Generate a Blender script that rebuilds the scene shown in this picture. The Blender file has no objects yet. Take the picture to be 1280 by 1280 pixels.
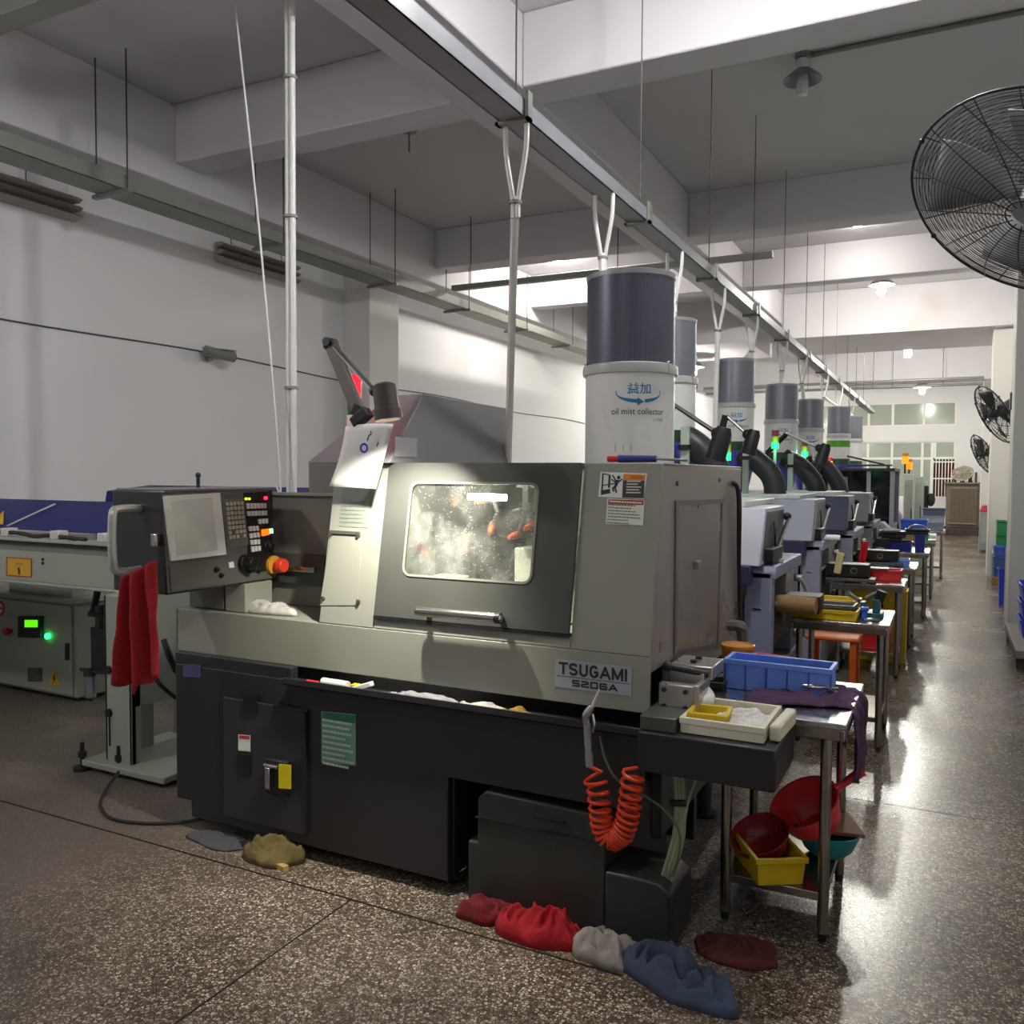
import bpy, bmesh, math, random
from mathutils import Vector, Matrix, noise
random.seed(7)
S = bpy.context.scene
COL = S.collection
V3 = Vector
# ---------------------------------------------------------------- camera
FP, CH = 1080.0, 1.6
_y = V3(((1188-640)/FP, -(597-640)/FP, -1)).normalized()
_x = -V3(((-1500-640)/FP, -(580-640)/FP, -1)).normalized()
_x = (_x - _x.dot(_y)*_y).normalized()
_z = _x.cross(_y)
RW = Matrix((_x, _y, _z))
CAM = V3((0, 0, CH))
def ray(px, py): return RW @ V3(((px-640)/FP, -(py-640)/FP, -1))
def aZ(px, py, z=0.0): d = ray(px, py); return CAM + d*((z-CH)/d.z)
def aY(px, py, y): d = ray(px, py); return CAM + d*(y/d.y)
def aX(px, py, x): d = ray(px, py); return CAM + d*(x/d.x)
cd = bpy.data.cameras.new('camera'); cam = bpy.data.objects.new('camera', cd); COL.objects.link(cam)
cd.sensor_width = 36; cd.lens = FP/1280*36; cd.clip_start = .05; cd.clip_end = 100
cam.matrix_world = Matrix.Translation(CAM) @ RW.to_4x4()
S.camera = cam
S.view_settings.view_transform = 'Standard'; S.view_settings.look = 'None'
S.view_settings.gamma = 1; S.view_settings.use_curve_mapping = False
S.view_settings.exposure = 0.22
# ---------------------------------------------------------------- materials
def lin(h):
    h = h.lstrip('#'); o = []
    for i in (0, 2, 4):
        c = int(h[i:i+2], 16)/255
        o.append(c/12.92 if c <= .04045 else ((c+.055)/1.055)**2.4)
    return (*o, 1)
MATS = {}
def M(name, hexc, rough=.5, metal=0, nz=.12, sc=6, bump=0, bsc=40, spec=.5, emit=0, ecol=None):
    if name in MATS: return MATS[name]
    m = bpy.data.materials.new(name); m.use_nodes = True
    n = m.node_tree.nodes; l = m.node_tree.links; p = n['Principled BSDF']
    c = lin(hexc)
    p.inputs['Roughness'].default_value = rough; p.inputs['Metallic'].default_value = metal
    p.inputs['Specular IOR Level'].default_value = spec
    tc = n.new('ShaderNodeTexCoord')
    t = n.new('ShaderNodeTexNoise'); t.inputs['Scale'].default_value = sc; t.inputs['Detail'].default_value = 5
    l.new(tc.outputs['Object'], t.inputs['Vector'])
    mx = n.new('ShaderNodeMix'); mx.data_type = 'RGBA'
    mx.inputs['A'].default_value = tuple(v*(1-nz*1.4) for v in c[:3])+(1,)
    mx.inputs['B'].default_value = tuple(min(1, v*(1+nz*.8)) for v in c[:3])+(1,)
    l.new(t.outputs['Fac'], mx.inputs['Factor']); l.new(mx.outputs['Result'], p.inputs['Base Color'])
    mr = n.new('ShaderNodeMapRange'); mr.inputs['To Min'].default_value = max(.02, rough-.1); mr.inputs['To Max'].default_value = min(1, rough+.1)
    l.new(t.outputs['Fac'], mr.inputs['Value']); l.new(mr.outputs['Result'], p.inputs['Roughness'])
    if bump:
        b = n.new('ShaderNodeTexNoise'); b.inputs['Scale'].default_value = bsc; b.inputs['Detail'].default_value = 4
        l.new(tc.outputs['Object'], b.inputs['Vector'])
        bm = n.new('ShaderNodeBump'); bm.inputs['Strength'].default_value = bump; bm.inputs['Distance'].default_value = .01
        l.new(b.outputs['Fac'], bm.inputs['Height']); l.new(bm.outputs['Normal'], p.inputs['Normal'])
    if emit:
        p.inputs['Emission Color'].default_value = lin(ecol or hexc); p.inputs['Emission Strength'].default_value = emit
    MATS[name] = m
    return m
# ---------------------------------------------------------------- mesh builder
def yawm(a): return Matrix.Rotation(a, 3, 'Z')
class MB:
    def __init__(s): s.v = []; s.f = []; s.g = []
    def add(s, vs, fs):
        o = len(s.v); s.g.append((o, len(s.f))); s.v += [V3(v) for v in vs]; s.f += [tuple(i+o for i in f) for f in fs]; return s
    def b(s, x0, x1, y0, y1, z0, z1):
        return s.add([(x0,y0,z0),(x1,y0,z0),(x1,y1,z0),(x0,y1,z0),(x0,y0,z1),(x1,y0,z1),(x1,y1,z1),(x0,y1,z1)],
                     [(3,2,1,0),(4,5,6,7),(0,1,5,4),(1,2,6,5),(2,3,7,6),(3,0,4,7)])
    def ob(s, c, size, R=None):
        R = R or Matrix.Identity(3); c = V3(c); h = [k/2 for k in size]
        vs = [c + R @ V3((sx*h[0], sy*h[1], sz*h[2])) for sz in (-1,1) for sx, sy in ((-1,-1),(1,-1),(1,1),(-1,1))]
        return s.add(vs, [(3,2,1,0),(4,5,6,7),(0,1,5,4),(1,2,6,5),(2,3,7,6),(3,0,4,7)])
    def pr(s, poly, ax, a, b):
        # poly counter-clockwise or not: normals are recalculated on build
        def mk(p, t):
            return {'x': (t, p[0], p[1]), 'y': (p[0], t, p[1]), 'z': (p[0], p[1], t)}[ax]
        k = len(poly); vs = [mk(p, a) for p in poly]+[mk(p, b) for p in poly]
        fs = [tuple(range(k)), tuple(range(2*k-1, k-1, -1))]+[(i, i+k, (i+1) % k+k, (i+1) % k) for i in range(k)]
        return s.add(vs, fs)
    def cy(s, p, q, r, r2=None, n=14, cap=True):
        p, q = V3(p), V3(q); r2 = r if r2 is None else r2; d = (q-p).normalized()
        u = d.orthogonal().normalized(); w = d.cross(u)
        vs = [c + (u*math.cos(t)+w*math.sin(t))*rr for c, rr in ((p, r), (q, r2)) for t in [2*math.pi*i/n for i in range(n)]]
        fs = [(i, (i+1) % n, (i+1) % n+n, i+n) for i in range(n)]
        if cap: fs += [tuple(range(n-1, -1, -1)), tuple(range(n, 2*n))]
        return s.add(vs, fs)
    def tb(s, pts, r, n=8, sm=0, closed=False):
        P = [V3(p) for p in pts]
        if sm:
            Q = []; k = len(P)
            for i in range(k-1):
                a, b_, c, d = P[max(i-1, 0)], P[i], P[i+1], P[min(i+2, k-1)]
                for j in range(sm):
                    t = j/sm
                    Q.append(.5*((2*b_)+(c-a)*t+(2*a-5*b_+4*c-d)*t*t+(3*b_-a-3*c+d)*t**3))
            Q.append(P[-1]); P = Q
        k = len(P); vs = []; u = None
        for i, p in enumerate(P):
            if closed: d = (P[(i+1) % k]-P[i-1])
            else: d = P[min(i+1, k-1)]-P[max(i-1, 0)]
            d = d.normalized() if d.length > 1e-9 else V3((0, 0, 1))
            u = (d.orthogonal() if u is None else u-d*u.dot(d))
            if u.length < 1e-6: u = d.orthogonal()
            u.normalize(); w = d.cross(u)
            if isinstance(r, (list, tuple)):
                a_ = i/(k-1)*(len(r)-1); j_ = min(int(a_), len(r)-2); rr = r[j_]+(r[j_+1]-r[j_])*(a_-j_)
            else: rr = r
            vs += [p+(u*math.cos(2*math.pi*j/n)+w*math.sin(2*math.pi*j/n))*rr for j in range(n)]
        fs = [(i*n+j, i*n+(j+1) % n, ((i+1) % k)*n+(j+1) % n, ((i+1) % k)*n+j) for i in range(k if closed else k-1) for j in range(n)]
        if not closed: fs += [tuple(range(n-1, -1, -1)), tuple(range((k-1)*n, k*n))]
        return s.add(vs, fs)
    def la(s, prof, c=(0,0,0), n=32, R=None, closed=False):
        c = V3(c); R = R or Matrix.Identity(3); k = len(prof)
        vs = [c+R @ V3((r*math.cos(2*math.pi*j/n), r*math.sin(2*math.pi*j/n), z)) for r, z in prof for j in range(n)]
        fs = [(i*n+j, i*n+(j+1) % n, ((i+1) % k)*n+(j+1) % n, ((i+1) % k)*n+j) for i in range(k if closed else k-1) for j in range(n)]
        if not closed:
            if prof[0][0] > 1e-6: fs.append(tuple(range(n-1, -1, -1)))
            if prof[-1][0] > 1e-6: fs.append(tuple(range((k-1)*n, k*n)))
        return s.add(vs, fs)
    def sp(s, c, r, sc=(1,1,1), n=14, R=None):
        prof = [(max(1e-5, math.sin(math.pi*i/8)), -math.cos(math.pi*i/8)) for i in range(9)]
        c = V3(c); R = R or Matrix.Identity(3); m = MB().la(prof, n=n)
        return s.add([c+R @ V3((v.x*r*sc[0], v.y*r*sc[1], v.z*r*sc[2])) for v in m.v], m.f)
    def q(s, p0, p1, p2, p3, t=.001):
        p0, p1, p2, p3 = V3(p0), V3(p1), V3(p2), V3(p3); nn = (p1-p0).cross(p3-p0).normalized()*t
        return s.add([p0,p1,p2,p3,p0+nn,p1+nn,p2+nn,p3+nn], [(3,2,1,0),(4,5,6,7),(0,1,5,4),(1,2,6,5),(2,3,7,6),(3,0,4,7)])
    def ring(s, outer, inner, off):
        k = len(outer); off = V3(off)
        vs = [V3(p) for p in outer]+[V3(p) for p in inner]; vs += [v+off for v in vs]
        fs = []
        for i in range(k):
            j = (i+1) % k
            fs += [(i, j, k+j, k+i), (2*k+i, 3*k+i, 3*k+j, 2*k+j), (i, 2*k+i, 2*k+j, j), (k+i, k+j, 3*k+j, 3*k+i)]
        return s.add(vs, fs)
    def xf(s, Mx):
        s.v = [Mx @ v for v in s.v]; return s
    def each(s, name, mat, parent, per=1, **k):
        # one object per piece (per = how many added shapes make up a piece)
        gs = s.g+[(len(s.v), len(s.f))]; r = []
        for i in range(0, len(s.g), per):
            (v0, f0), (v1, f1) = gs[i], gs[min(i+per, len(s.g))]
            m = MB(); m.v = s.v[v0:v1]; m.f = [tuple(j-v0 for j in f) for f in s.f[f0:f1]]
            r.append(m.build(name, mat, parent, **k))
        return r
    def build(s, name, mat, parent=None, bev=0, smooth=True, ang=38, seg=2, solid=0, sub=0):
        me = bpy.data.meshes.new(name)
        o = bpy.data.objects.new(name, me); COL.objects.link(o)
        lo = V3((min(v.x for v in s.v), min(v.y for v in s.v), min(v.z for v in s.v)))
        hi = V3((max(v.x for v in s.v), max(v.y for v in s.v), max(v.z for v in s.v)))
        c = (lo+hi)/2
        if parent is None: c.z = lo.z
        me.from_pydata([v-c for v in s.v], [], s.f)
        bm = bmesh.new(); bm.from_mesh(me); bmesh.ops.recalc_face_normals(bm, faces=bm.faces); bm.to_mesh(me); bm.free()
        if smooth:
            me.polygons.foreach_set('use_smooth', [True]*len(me.polygons))
            me.set_sharp_from_angle(angle=math.radians(ang))
        for mm in (mat if isinstance(mat, (list, tuple)) else [mat]): me.materials.append(mm)
        pw = V3((0, 0, 0))
        if parent is not None:
            o.parent = parent; pw = WL[parent.name]
        o.location = c-pw; WL[o.name] = c
        if sub:
            d = o.modifiers.new('sub', 'SUBSURF'); d.levels = sub; d.render_levels = sub
        if solid:
            d = o.modifiers.new('solid', 'SOLIDIFY'); d.thickness = solid; d.offset = 0
        if bev:
            d = o.modifiers.new('bevel', 'BEVEL'); d.width = bev; d.segments = seg; d.limit_method = 'ANGLE'; d.angle_limit = math.radians(40)
        return o
WL = {}
def tag(o, label=None, cat=None, group=None, kind=None):
    if label: o['label'] = label
    if cat: o['category'] = cat
    if group: o['group'] = group
    if kind: o['kind'] = kind
    return o
def thing(name, label, cat, loc, group=None):
    o = bpy.data.objects.new(name, None); COL.objects.link(o); o.empty_display_size = .1
    o.location = loc; WL[o.name] = V3(loc)
    return tag(o, label, cat, group)
def struct(mb, name, mat, bev=0, **k):
    return tag(mb.build(name, mat, None, bev, **k), kind='structure')
def lab(o, t): o['label'] = t; return o
def text(s, mat, parent, O, U, W, width=None, height=None, depth=.0006, curve=None, bold=0, name='lettering'):
    """lettering as mesh: O centre, U right, W up"""
    cu = bpy.data.curves.new(name, 'FONT'); cu.body = s; cu.size = 1; cu.align_x = 'LEFT'; cu.offset = bold; cu.resolution_u = 3
    t = bpy.data.objects.new(name, cu); COL.objects.link(t)
    dg = bpy.context.evaluated_depsgraph_get(); me = t.evaluated_get(dg).to_mesh()
    vs = [v.co.copy() for v in me.vertices]; fs = [tuple(p.vertices) for p in me.polygons]
    t.evaluated_get(dg).to_mesh_clear(); bpy.data.objects.remove(t); bpy.data.curves.remove(cu)
    if not vs: return None
    x0, x1 = min(v.x for v in vs), max(v.x for v in vs); y0, y1 = min(v.y for v in vs), max(v.y for v in vs)
    if width and height: kx, ky = width/(x1-x0), height/(y1-y0)
    elif width: kx = ky = width/(x1-x0)
    else: kx = ky = height/(y1-y0)
    O, U, W = V3(O), V3(U).normalized(), V3(W).normalized(); N = U.cross(W)
    cx, cy = (x0+x1)/2, (y0+y1)/2; P = []
    for v in vs:
        a, b_ = (v.x-cx)*kx, (v.y-cy)*ky
        if curve:
            C0, R0 = V3(curve[0]), curve[1]; th = a/R0
            base = O-C0; hz = V3((base.x, base.y, 0)); hz = Matrix.Rotation(th, 3, 'Z') @ hz.normalized()*(R0+depth)
            P.append(V3((C0.x, C0.y, O.z))+hz+W*b_)
        else: P.append(O+U*a+W*b_+N*depth)
    mb = MB(); mb.add(P, fs)
    return mb.build(name, mat, parent, smooth=False)
def stripe_text(mb, O, U, W, w, h, rows, fill=.8, seed=1):
    """unreadably small print: short dashes"""
    rnd = random.Random(seed); O, U, W = V3(O), V3(U).normalized(), V3(W).normalized(); N = U.cross(W)
    for r in range(rows):
        y = h*(.5-(r+.5)/rows); x = -w/2; end = w*(.5-rnd.random()*(1-fill))
        while x < end:
            L = min(end-x, w*rnd.uniform(.04, .1)); th = h/rows*.42
            p = O+U*x+W*(y-th/2)+N*.0006
            mb.q(p, p+U*L, p+U*L+W*th, p+W*th, .0003); x += L+w*.015
    return mb
def strokes(mb, paths, O, U, W, w, h, th):
    """block lettering from thick strokes on a 1x1 grid"""
    O, U, W = V3(O), V3(U).normalized(), V3(W).normalized(); N = U.cross(W)
    k = 0
    for pts in paths:
        P = [O+U*(x_*w)+W*(y_*h) for x_, y_ in pts]
        for a, b_ in zip(P, P[1:]):
            d = (b_-a).normalized(); s_ = d.cross(N)*th/2; e_ = d*th*.42; k += 1; z_ = N*(.0006+.00003*k)
            mb.add([a-e_-s_+z_, b_+e_-s_+z_, b_+e_+s_+z_, a-e_+s_+z_], [(0, 1, 2, 3)])
    return mb
def arc(cx, cy, rx, ry, a0, a1, n=10):
    return [(cx+rx*math.cos(math.radians(a0+(a1-a0)*i/n)), cy+ry*math.sin(math.radians(a0+(a1-a0)*i/n))) for i in range(n+1)]
GLY = {
 'T': [[(0, 1), (1, 1)], [(.5, 0), (.5, 1)]], 'I': [[(.5, 0), (.5, 1)]],
 'S': [arc(.5, .75, .46, .25, 30, 270)+arc(.5, .25, .46, .25, 90, -150)],
 'U': [[(.04, 1), (.04, .35)]+arc(.5, .35, .46, .35, 180, 360)+[(.96, .35), (.96, 1)]],
 'G': [arc(.52, .5, .48, .5, 50, 320, 14)+[(.95, .2), (.95, .45), (.6, .45)]],
 'A': [[(0, 0), (.5, 1), (1, 0)], [(.2, .3), (.8, .3)]], 'M': [[(0, 0), (0, 1), (.5, .1), (1, 1), (1, 0)]],
 '2': [[(.04, .95), (.8, .95), (.96, .8), (.96, .6), (.1, .4), (.04, .2), (.04, .03), (1, .03)]],
 '0': [[(.12, 0), (.04, .15), (.04, .85), (.12, 1), (.88, 1), (.96, .85), (.96, .15), (.88, 0), (.12, 0)]],
 '6': [[(.95, .97), (.12, .97), (.04, .85), (.04, .12), (.12, .02), (.88, .02), (.96, .12), (.96, .42), (.88, .52), (.06, .52)]],
 's': [[(.96, .97), (.12, .97), (.04, .85), (.04, .62), (.12, .52), (.88, .48), (.96, .4), (.96, .12), (.88, .02), (.04, .02)]]}
def blocktext(s, mat, parent, O, U, W, width, height, th, widths, gap):
    """heavy lettering: O is the centre"""
    tot = sum(widths)+gap*(len(s)-1); k = width/tot; U_ = V3(U).normalized(); x_ = -width/2; mb = MB()
    for c, wd in zip(s, widths):
        strokes(mb, GLY[c], V3(O)+U_*x_-V3(W).normalized()*height/2, U, W, wd*k, height, th); x_ += (wd+gap)*k
    return mb.build('lettering', mat, parent, smooth=False)
# colours
plaster = M('white_plaster', 'dcdbd6', .85, nz=.06, sc=1.5)
M('dark_metal', '232427', .45); M('black_paint', '202023', .42); M('beige', '8f9085', .42, nz=.05, sc=3)
M('door_grey', '4a4b47', .4, nz=.05); M('chrome', 'c9c9c6', .2, 1); M('steel', '9a9a98', .32, 1); M('galv', '8f908c', .45, .6)
M('white_plastic', 'e4e3de', .4); M('black_plastic', '161618', .45); M('black_rubber', '1c1d1f', .6)
M('red_plastic', 'c51d22', .4); M('yellow_plastic', 'd2b414', .4); M('blue_plastic', '2f5fc4', .4); M('lightblue_plastic', '7098f0', .4, nz=.08)
M('orange_plastic', 'd9641d', .4); M('green_plastic', '127a44', .5); M('teal_plastic', '1f8f95', .4)
M('amber_plastic', 'b67a22', .45); M('paper', 'ecebe6', .8, nz=.04); M('label_white', 'dfe2d6', .5, nz=.03); M('ink', '26282a', .6)
M('grey_paint', '7d7c7e', .45, nz=.05, sc=3); M('screw', '6d6a64', .4, .8)
M('red_cloth', '9a1420', .9, bump=.5, bsc=90); M('steel_top', 'c6c6c4', .27, 1, nz=.08); M('stainless', 'a59f96', .24, 1, nz=.1)
# ================================================================ SETTING
def floor_mat():
    m = bpy.data.materials.new('terrazzo'); m.use_nodes = True
    n = m.node_tree.nodes; l = m.node_tree.links; p = n['Principled BSDF']
    tc = n.new('ShaderNodeTexCoord')
    v = n.new('ShaderNodeTexVoronoi'); v.inputs['Scale'].default_value = 92; l.new(tc.outputs['Object'], v.inputs['Vector'])
    v2 = n.new('ShaderNodeTexVoronoi'); v2.feature = 'DISTANCE_TO_EDGE'; v2.inputs['Scale'].default_value = 92; l.new(tc.outputs['Object'], v2.inputs['Vector'])
    sep = n.new('ShaderNodeSeparateColor'); l.new(v.outputs['Color'], sep.inputs['Color'])
    rp = n.new('ShaderNodeValToRGB'); e = rp.color_ramp.elements
    e[0].position = 0; e[0].color = lin('#584a3d'); e[1].position = 1; e[1].color = lin('#d6cab6')
    k = rp.color_ramp.elements.new(.45); k.color = lin('#907f6b')
    l.new(sep.outputs['Red'], rp.inputs['Fac'])
    mr = n.new('ShaderNodeMapRange'); mr.inputs['From Min'].default_value = .04; mr.inputs['From Max'].default_value = .16; l.new(v2.outputs['Distance'], mr.inputs['Value'])
    mx = n.new('ShaderNodeMix'); mx.data_type = 'RGBA'; mx.inputs['A'].default_value = lin('#3c3027')
    l.new(mr.outputs['Result'], mx.inputs['Factor']); l.new(rp.outputs['Color'], mx.inputs['B'])
    # grime patches and oily stains
    t = n.new('ShaderNodeTexNoise'); t.inputs['Scale'].default_value = 1.1; t.inputs['Detail'].default_value = 6; t.inputs['Roughness'].default_value = .62; l.new(tc.outputs['Object'], t.inputs['Vector'])
    r2 = n.new('ShaderNodeMapRange'); r2.inputs['From Min'].default_value = .35; r2.inputs['From Max'].default_value = .62; r2.inputs['To Min'].default_value = .5; r2.inputs['To Max'].default_value = 1.0; l.new(t.outputs['Fac'], r2.inputs['Value'])
    ml = n.new('ShaderNodeMix'); ml.data_type = 'RGBA'; ml.blend_type = 'MULTIPLY'; ml.inputs['Factor'].default_value = 1
    l.new(mx.outputs['Result'], ml.inputs['A']); l.new(r2.outputs['Result'], ml.inputs['B']); 
    # flat grey-brown that hides the chips towards the feeder end
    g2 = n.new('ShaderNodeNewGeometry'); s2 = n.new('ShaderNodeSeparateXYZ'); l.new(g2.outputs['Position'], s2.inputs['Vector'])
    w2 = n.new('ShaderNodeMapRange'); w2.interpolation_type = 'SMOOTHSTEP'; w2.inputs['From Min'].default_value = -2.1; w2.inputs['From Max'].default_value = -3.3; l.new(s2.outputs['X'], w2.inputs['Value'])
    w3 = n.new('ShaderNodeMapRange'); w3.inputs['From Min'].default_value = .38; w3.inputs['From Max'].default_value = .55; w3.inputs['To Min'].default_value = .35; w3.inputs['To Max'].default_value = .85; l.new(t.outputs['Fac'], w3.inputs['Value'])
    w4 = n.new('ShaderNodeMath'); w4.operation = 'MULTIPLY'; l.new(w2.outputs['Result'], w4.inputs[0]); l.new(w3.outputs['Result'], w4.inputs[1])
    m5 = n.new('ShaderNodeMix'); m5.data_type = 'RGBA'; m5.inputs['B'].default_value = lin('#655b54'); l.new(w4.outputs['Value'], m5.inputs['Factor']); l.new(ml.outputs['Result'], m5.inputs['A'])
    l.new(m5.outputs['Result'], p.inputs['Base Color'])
    # wet film: the aisle by the tables is wetter than the floor in front of the lathe
    geo = n.new('ShaderNodeNewGeometry'); sx = n.new('ShaderNodeSeparateXYZ'); l.new(geo.outputs['Position'], sx.inputs['Vector'])
    wr = n.new('ShaderNodeMapRange'); wr.interpolation_type = 'SMOOTHSTEP'; wr.inputs['From Min'].default_value = -1.6; wr.inputs['From Max'].default_value = -.4
    wr.inputs['To Min'].default_value = .5; wr.inputs['To Max'].default_value = .23; l.new(sx.outputs['X'], wr.inputs['Value'])
    ad = n.new('ShaderNodeMath'); ad.operation = 'MULTIPLY_ADD'; ad.inputs[1].default_value = .22; l.new(t.outputs['Fac'], ad.inputs[0]); l.new(wr.outputs['Result'], ad.inputs[2])
    sb = n.new('ShaderNodeMath'); sb.operation = 'SUBTRACT'; sb.inputs[1].default_value = .08; l.new(ad.outputs['Value'], sb.inputs[0]); l.new(sb.outputs['Value'], p.inputs['Roughness'])
    p.inputs['Specular IOR Level'].default_value = .6
    bp = n.new('ShaderNodeBump'); bp.inputs['Strength'].default_value = .12; bp.inputs['Distance'].default_value = .002
    l.new(sep.outputs['Green'], bp.inputs['Height']); l.new(bp.outputs['Normal'], p.inputs['Normal'])
    return m
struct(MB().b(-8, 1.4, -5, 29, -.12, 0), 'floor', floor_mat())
seam = M('seam', '1a1612', .6)
struct(MB().b(-6.5, -.9, 2.566, 2.576, 0, .0008), 'trim_1', seam)
struct(MB().b(-1.975, -1.967, -2, 2.566, 0, .0008), 'trim_2', seam)
struct(MB().b(-6.5, -.9, 4.55, 4.558, 0, .0008), 'trim_3', seam)
struct(MB().b(-.9, 1.2, 4.55, 4.556, 0, .0008), 'trim_4', seam)

def wall_mat(name, hexc, stain=0):
    m = M(name, hexc, .85, nz=.04, sc=.8); n = m.node_tree.nodes; l = m.node_tree.links
    if stain:
        mx = n['Mix']; tc = n['Texture Coordinate']
        t = n.new('ShaderNodeTexNoise'); t.inputs['Scale'].default_value = .45; t.inputs['Detail'].default_value = 3; l.new(tc.outputs['Object'], t.inputs['Vector'])
        r = n.new('ShaderNodeMapRange'); r.inputs['From Min'].default_value = .62; r.inputs['From Max'].default_value = .78; r.inputs['To Max'].default_value = stain; l.new(t.outputs['Fac'], r.inputs['Value'])
        m2 = n.new('ShaderNodeMix'); m2.data_type = 'RGBA'; m2.inputs['B'].default_value = lin('#9c8463')
        l.new(mx.outputs['Result'], m2.inputs['A']); l.new(r.outputs['Result'], m2.inputs['Factor']); l.new(m2.outputs['Result'], n['Principled BSDF'].inputs['Base Color'])
    return m
wm = wall_mat('wall_paint', 'dcdbdc'); cm = wall_mat('ceiling_paint', 'cfccd0', .5)
wr_ = wall_mat('column_paint', 'cfcdc8', .0)
CZ, BZ = 4.75, 4.25
struct(MB().b(-6.7, -6.5, -5, 29, 0, CZ), 'wall_left', wm)
struct(MB().b(1.2, 1.4, -5, 29, 0, CZ), 'wall_right', wm)
struct(MB().b(-6.7, 1.4, -5.2, -5, 0, CZ), 'wall_front', wm)
struct(MB().b(-6.7, 1.4, -5.2, 29, CZ, CZ+.15), 'ceiling', cm)
# concrete beams, all part of the ceiling grid
n_ = 1
def beam(x0, x1, y0, y1, z0):
    global n_
    struct(MB().b(x0, x1, y0, y1, z0, CZ), 'trim_%d' % (n_+4), cm, .012); n_ += 1
beam(-3.25, -2.68, -5, 27.9, BZ)                     # long beam above the machine row
beam(-6.5, -6.0, -5, 27.9, 4.06)                      # edge beam on the left wall
for y0, y1, z0 in ((-.4, -.1, BZ), (5.4, 5.72, BZ), (9.6, 9.93, BZ), (12.45, 12.72, BZ), (15.6, 17.9, 3.98), (21.3, 21.7, 3.72)):
    beam(-6.0, -3.25, y0, y1, z0); beam(-2.68, 1.2, y0, y1, z0)
# ceiling pilaster on the left wall + drain pipe
struct(MB().b(-6.5, -6.12, 8.35, 8.95, 0, 4.06), 'trim_30', wr_, .01)
struct(MB().b(-6.5, -6.3, 9.12, 9.22, 0, 4.06), 'trim_31', wm, .005)
# columns on the right-hand side of the aisle
struct(MB().b(.55, 1.2, 10.0, 10.55, 0, BZ+.4), 'trim_33', wr_, .015)
struct(MB().b(.56, 1.2, 15.8, 16.35, 0, 3.98), 'trim_34', wr_, .015)
struct(MB().b(.6, 1.2, 21.45, 22.0, 0, 3.8), 'trim_35', wr_, .015)
struct(MB().b(.55, 1.2, 4.3, 4.85, 0, BZ+.4), 'trim_36', wr_, .015)
# ---- back wall with openings
BY = 28.0
x = lambda px: aY(px, 560, BY).x
zz = lambda py: aY(1150, py, BY).z
ux1, uz0, uz1 = x(1194), zz(532), zz(503)
lz0, lz1 = zz(622), zz(552)
wb = MB()
wb.b(-6.7, 1.4, BY, BY+.2, uz1, CZ).b(-6.7, 1.4, BY, BY+.2, lz1, uz0).b(-6.7, 1.4, BY, BY+.2, 0, lz0)
wb.b(ux1, 1.4, BY, BY+.2, uz0, uz1).b(ux1, 1.4, BY, BY+.2, lz0, lz1).b(-6.7, -4.5, BY, BY+.2, uz0, uz1).b(-6.7, -4.5, BY, BY+.2, lz0, lz1)
struct(wb, 'wall_back', wm)
frame_m = M('window_frame', 'e6e6de', .5); pane_m = M('frosted_pane', 'a0a89c', .12, nz=.1, sc=.6)
def window(nm, x0, x1, z0, z1, cuts, hcuts=()):
    r = thing(nm, None, None, ((x0+x1)/2, BY+.1, z0)); r['kind'] = 'structure'
    xs = [x0]+list(cuts)+[x1]; zs = [z0]+list(hcuts)+[z1]
    fr = MB()
    for c in xs: fr.b(c-.035, c+.035, BY+.03, BY+.1, z0, z1)
    for c in zs: fr.b(x0, x1, BY+.035, BY+.095, c-.035, c+.035)
    fr.build('window_frame', frame_m, r)
    for i in range(len(xs)-1):
        for j in range(len(zs)-1):
            MB().b(xs[i]+.035, xs[i+1]-.035, BY+.06, BY+.07, zs[j]+.035, zs[j+1]-.035).build('pane', pane_m, r)
window('window_1', -4.5, ux1, uz0, uz1, [-3.3, x(1085), x(1115), x(1154)])
bx0, bx1, bz1 = x(1167), ux1, zz(574)
window('window_2', -4.5, bx0-.037, lz0, lz1, [-3.3, x(1085), x(1115), x(1153)], [zz(573)])
window('window_3', bx0+.036, bx1, bz1+.036, lz1, [])
# barred opening with a dark red curtain behind
r = thing('window_4', None, None, ((bx0+bx1)/2, BY+.05, lz0)); r['kind'] = 'structure'
g = MB()
for i in range(8): g.b(bx0+(bx1-bx0)*i/7-.012, bx0+(bx1-bx0)*i/7+.012, BY-.01, BY+.012, lz0, bz1)
for z in (lz0+.02, lz0+(bz1-lz0)*.5, bz1-.08): g.b(bx0, bx1, BY-.012, BY+.014, z-.02, z+.02)
g.build('window_bars', frame_m, r)
MB().b(bx0, bx1, BY+.15, BY+.17, lz0, bz1).build('dark_panel', M('dark_red', '4a1c1c', .8), r)
cu = MB(); k = 28
cv = [(bx0+.35+(bx1-bx0-.4)*i/k, BY+.1+.02*math.sin(i*1.5)) for i in range(k+1)]
cu.add([(a, b, z) for z in (lz0+.02, bz1-.05) for a, b in cv], [(i, i+1, i+k+2, i+k+1) for i in range(k)])
tag(cu.build('curtain', M('curtain_red', '7c1f28', .9), None, solid=.006), 'dark red curtain behind the barred window at the far end', 'curtain')

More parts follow.
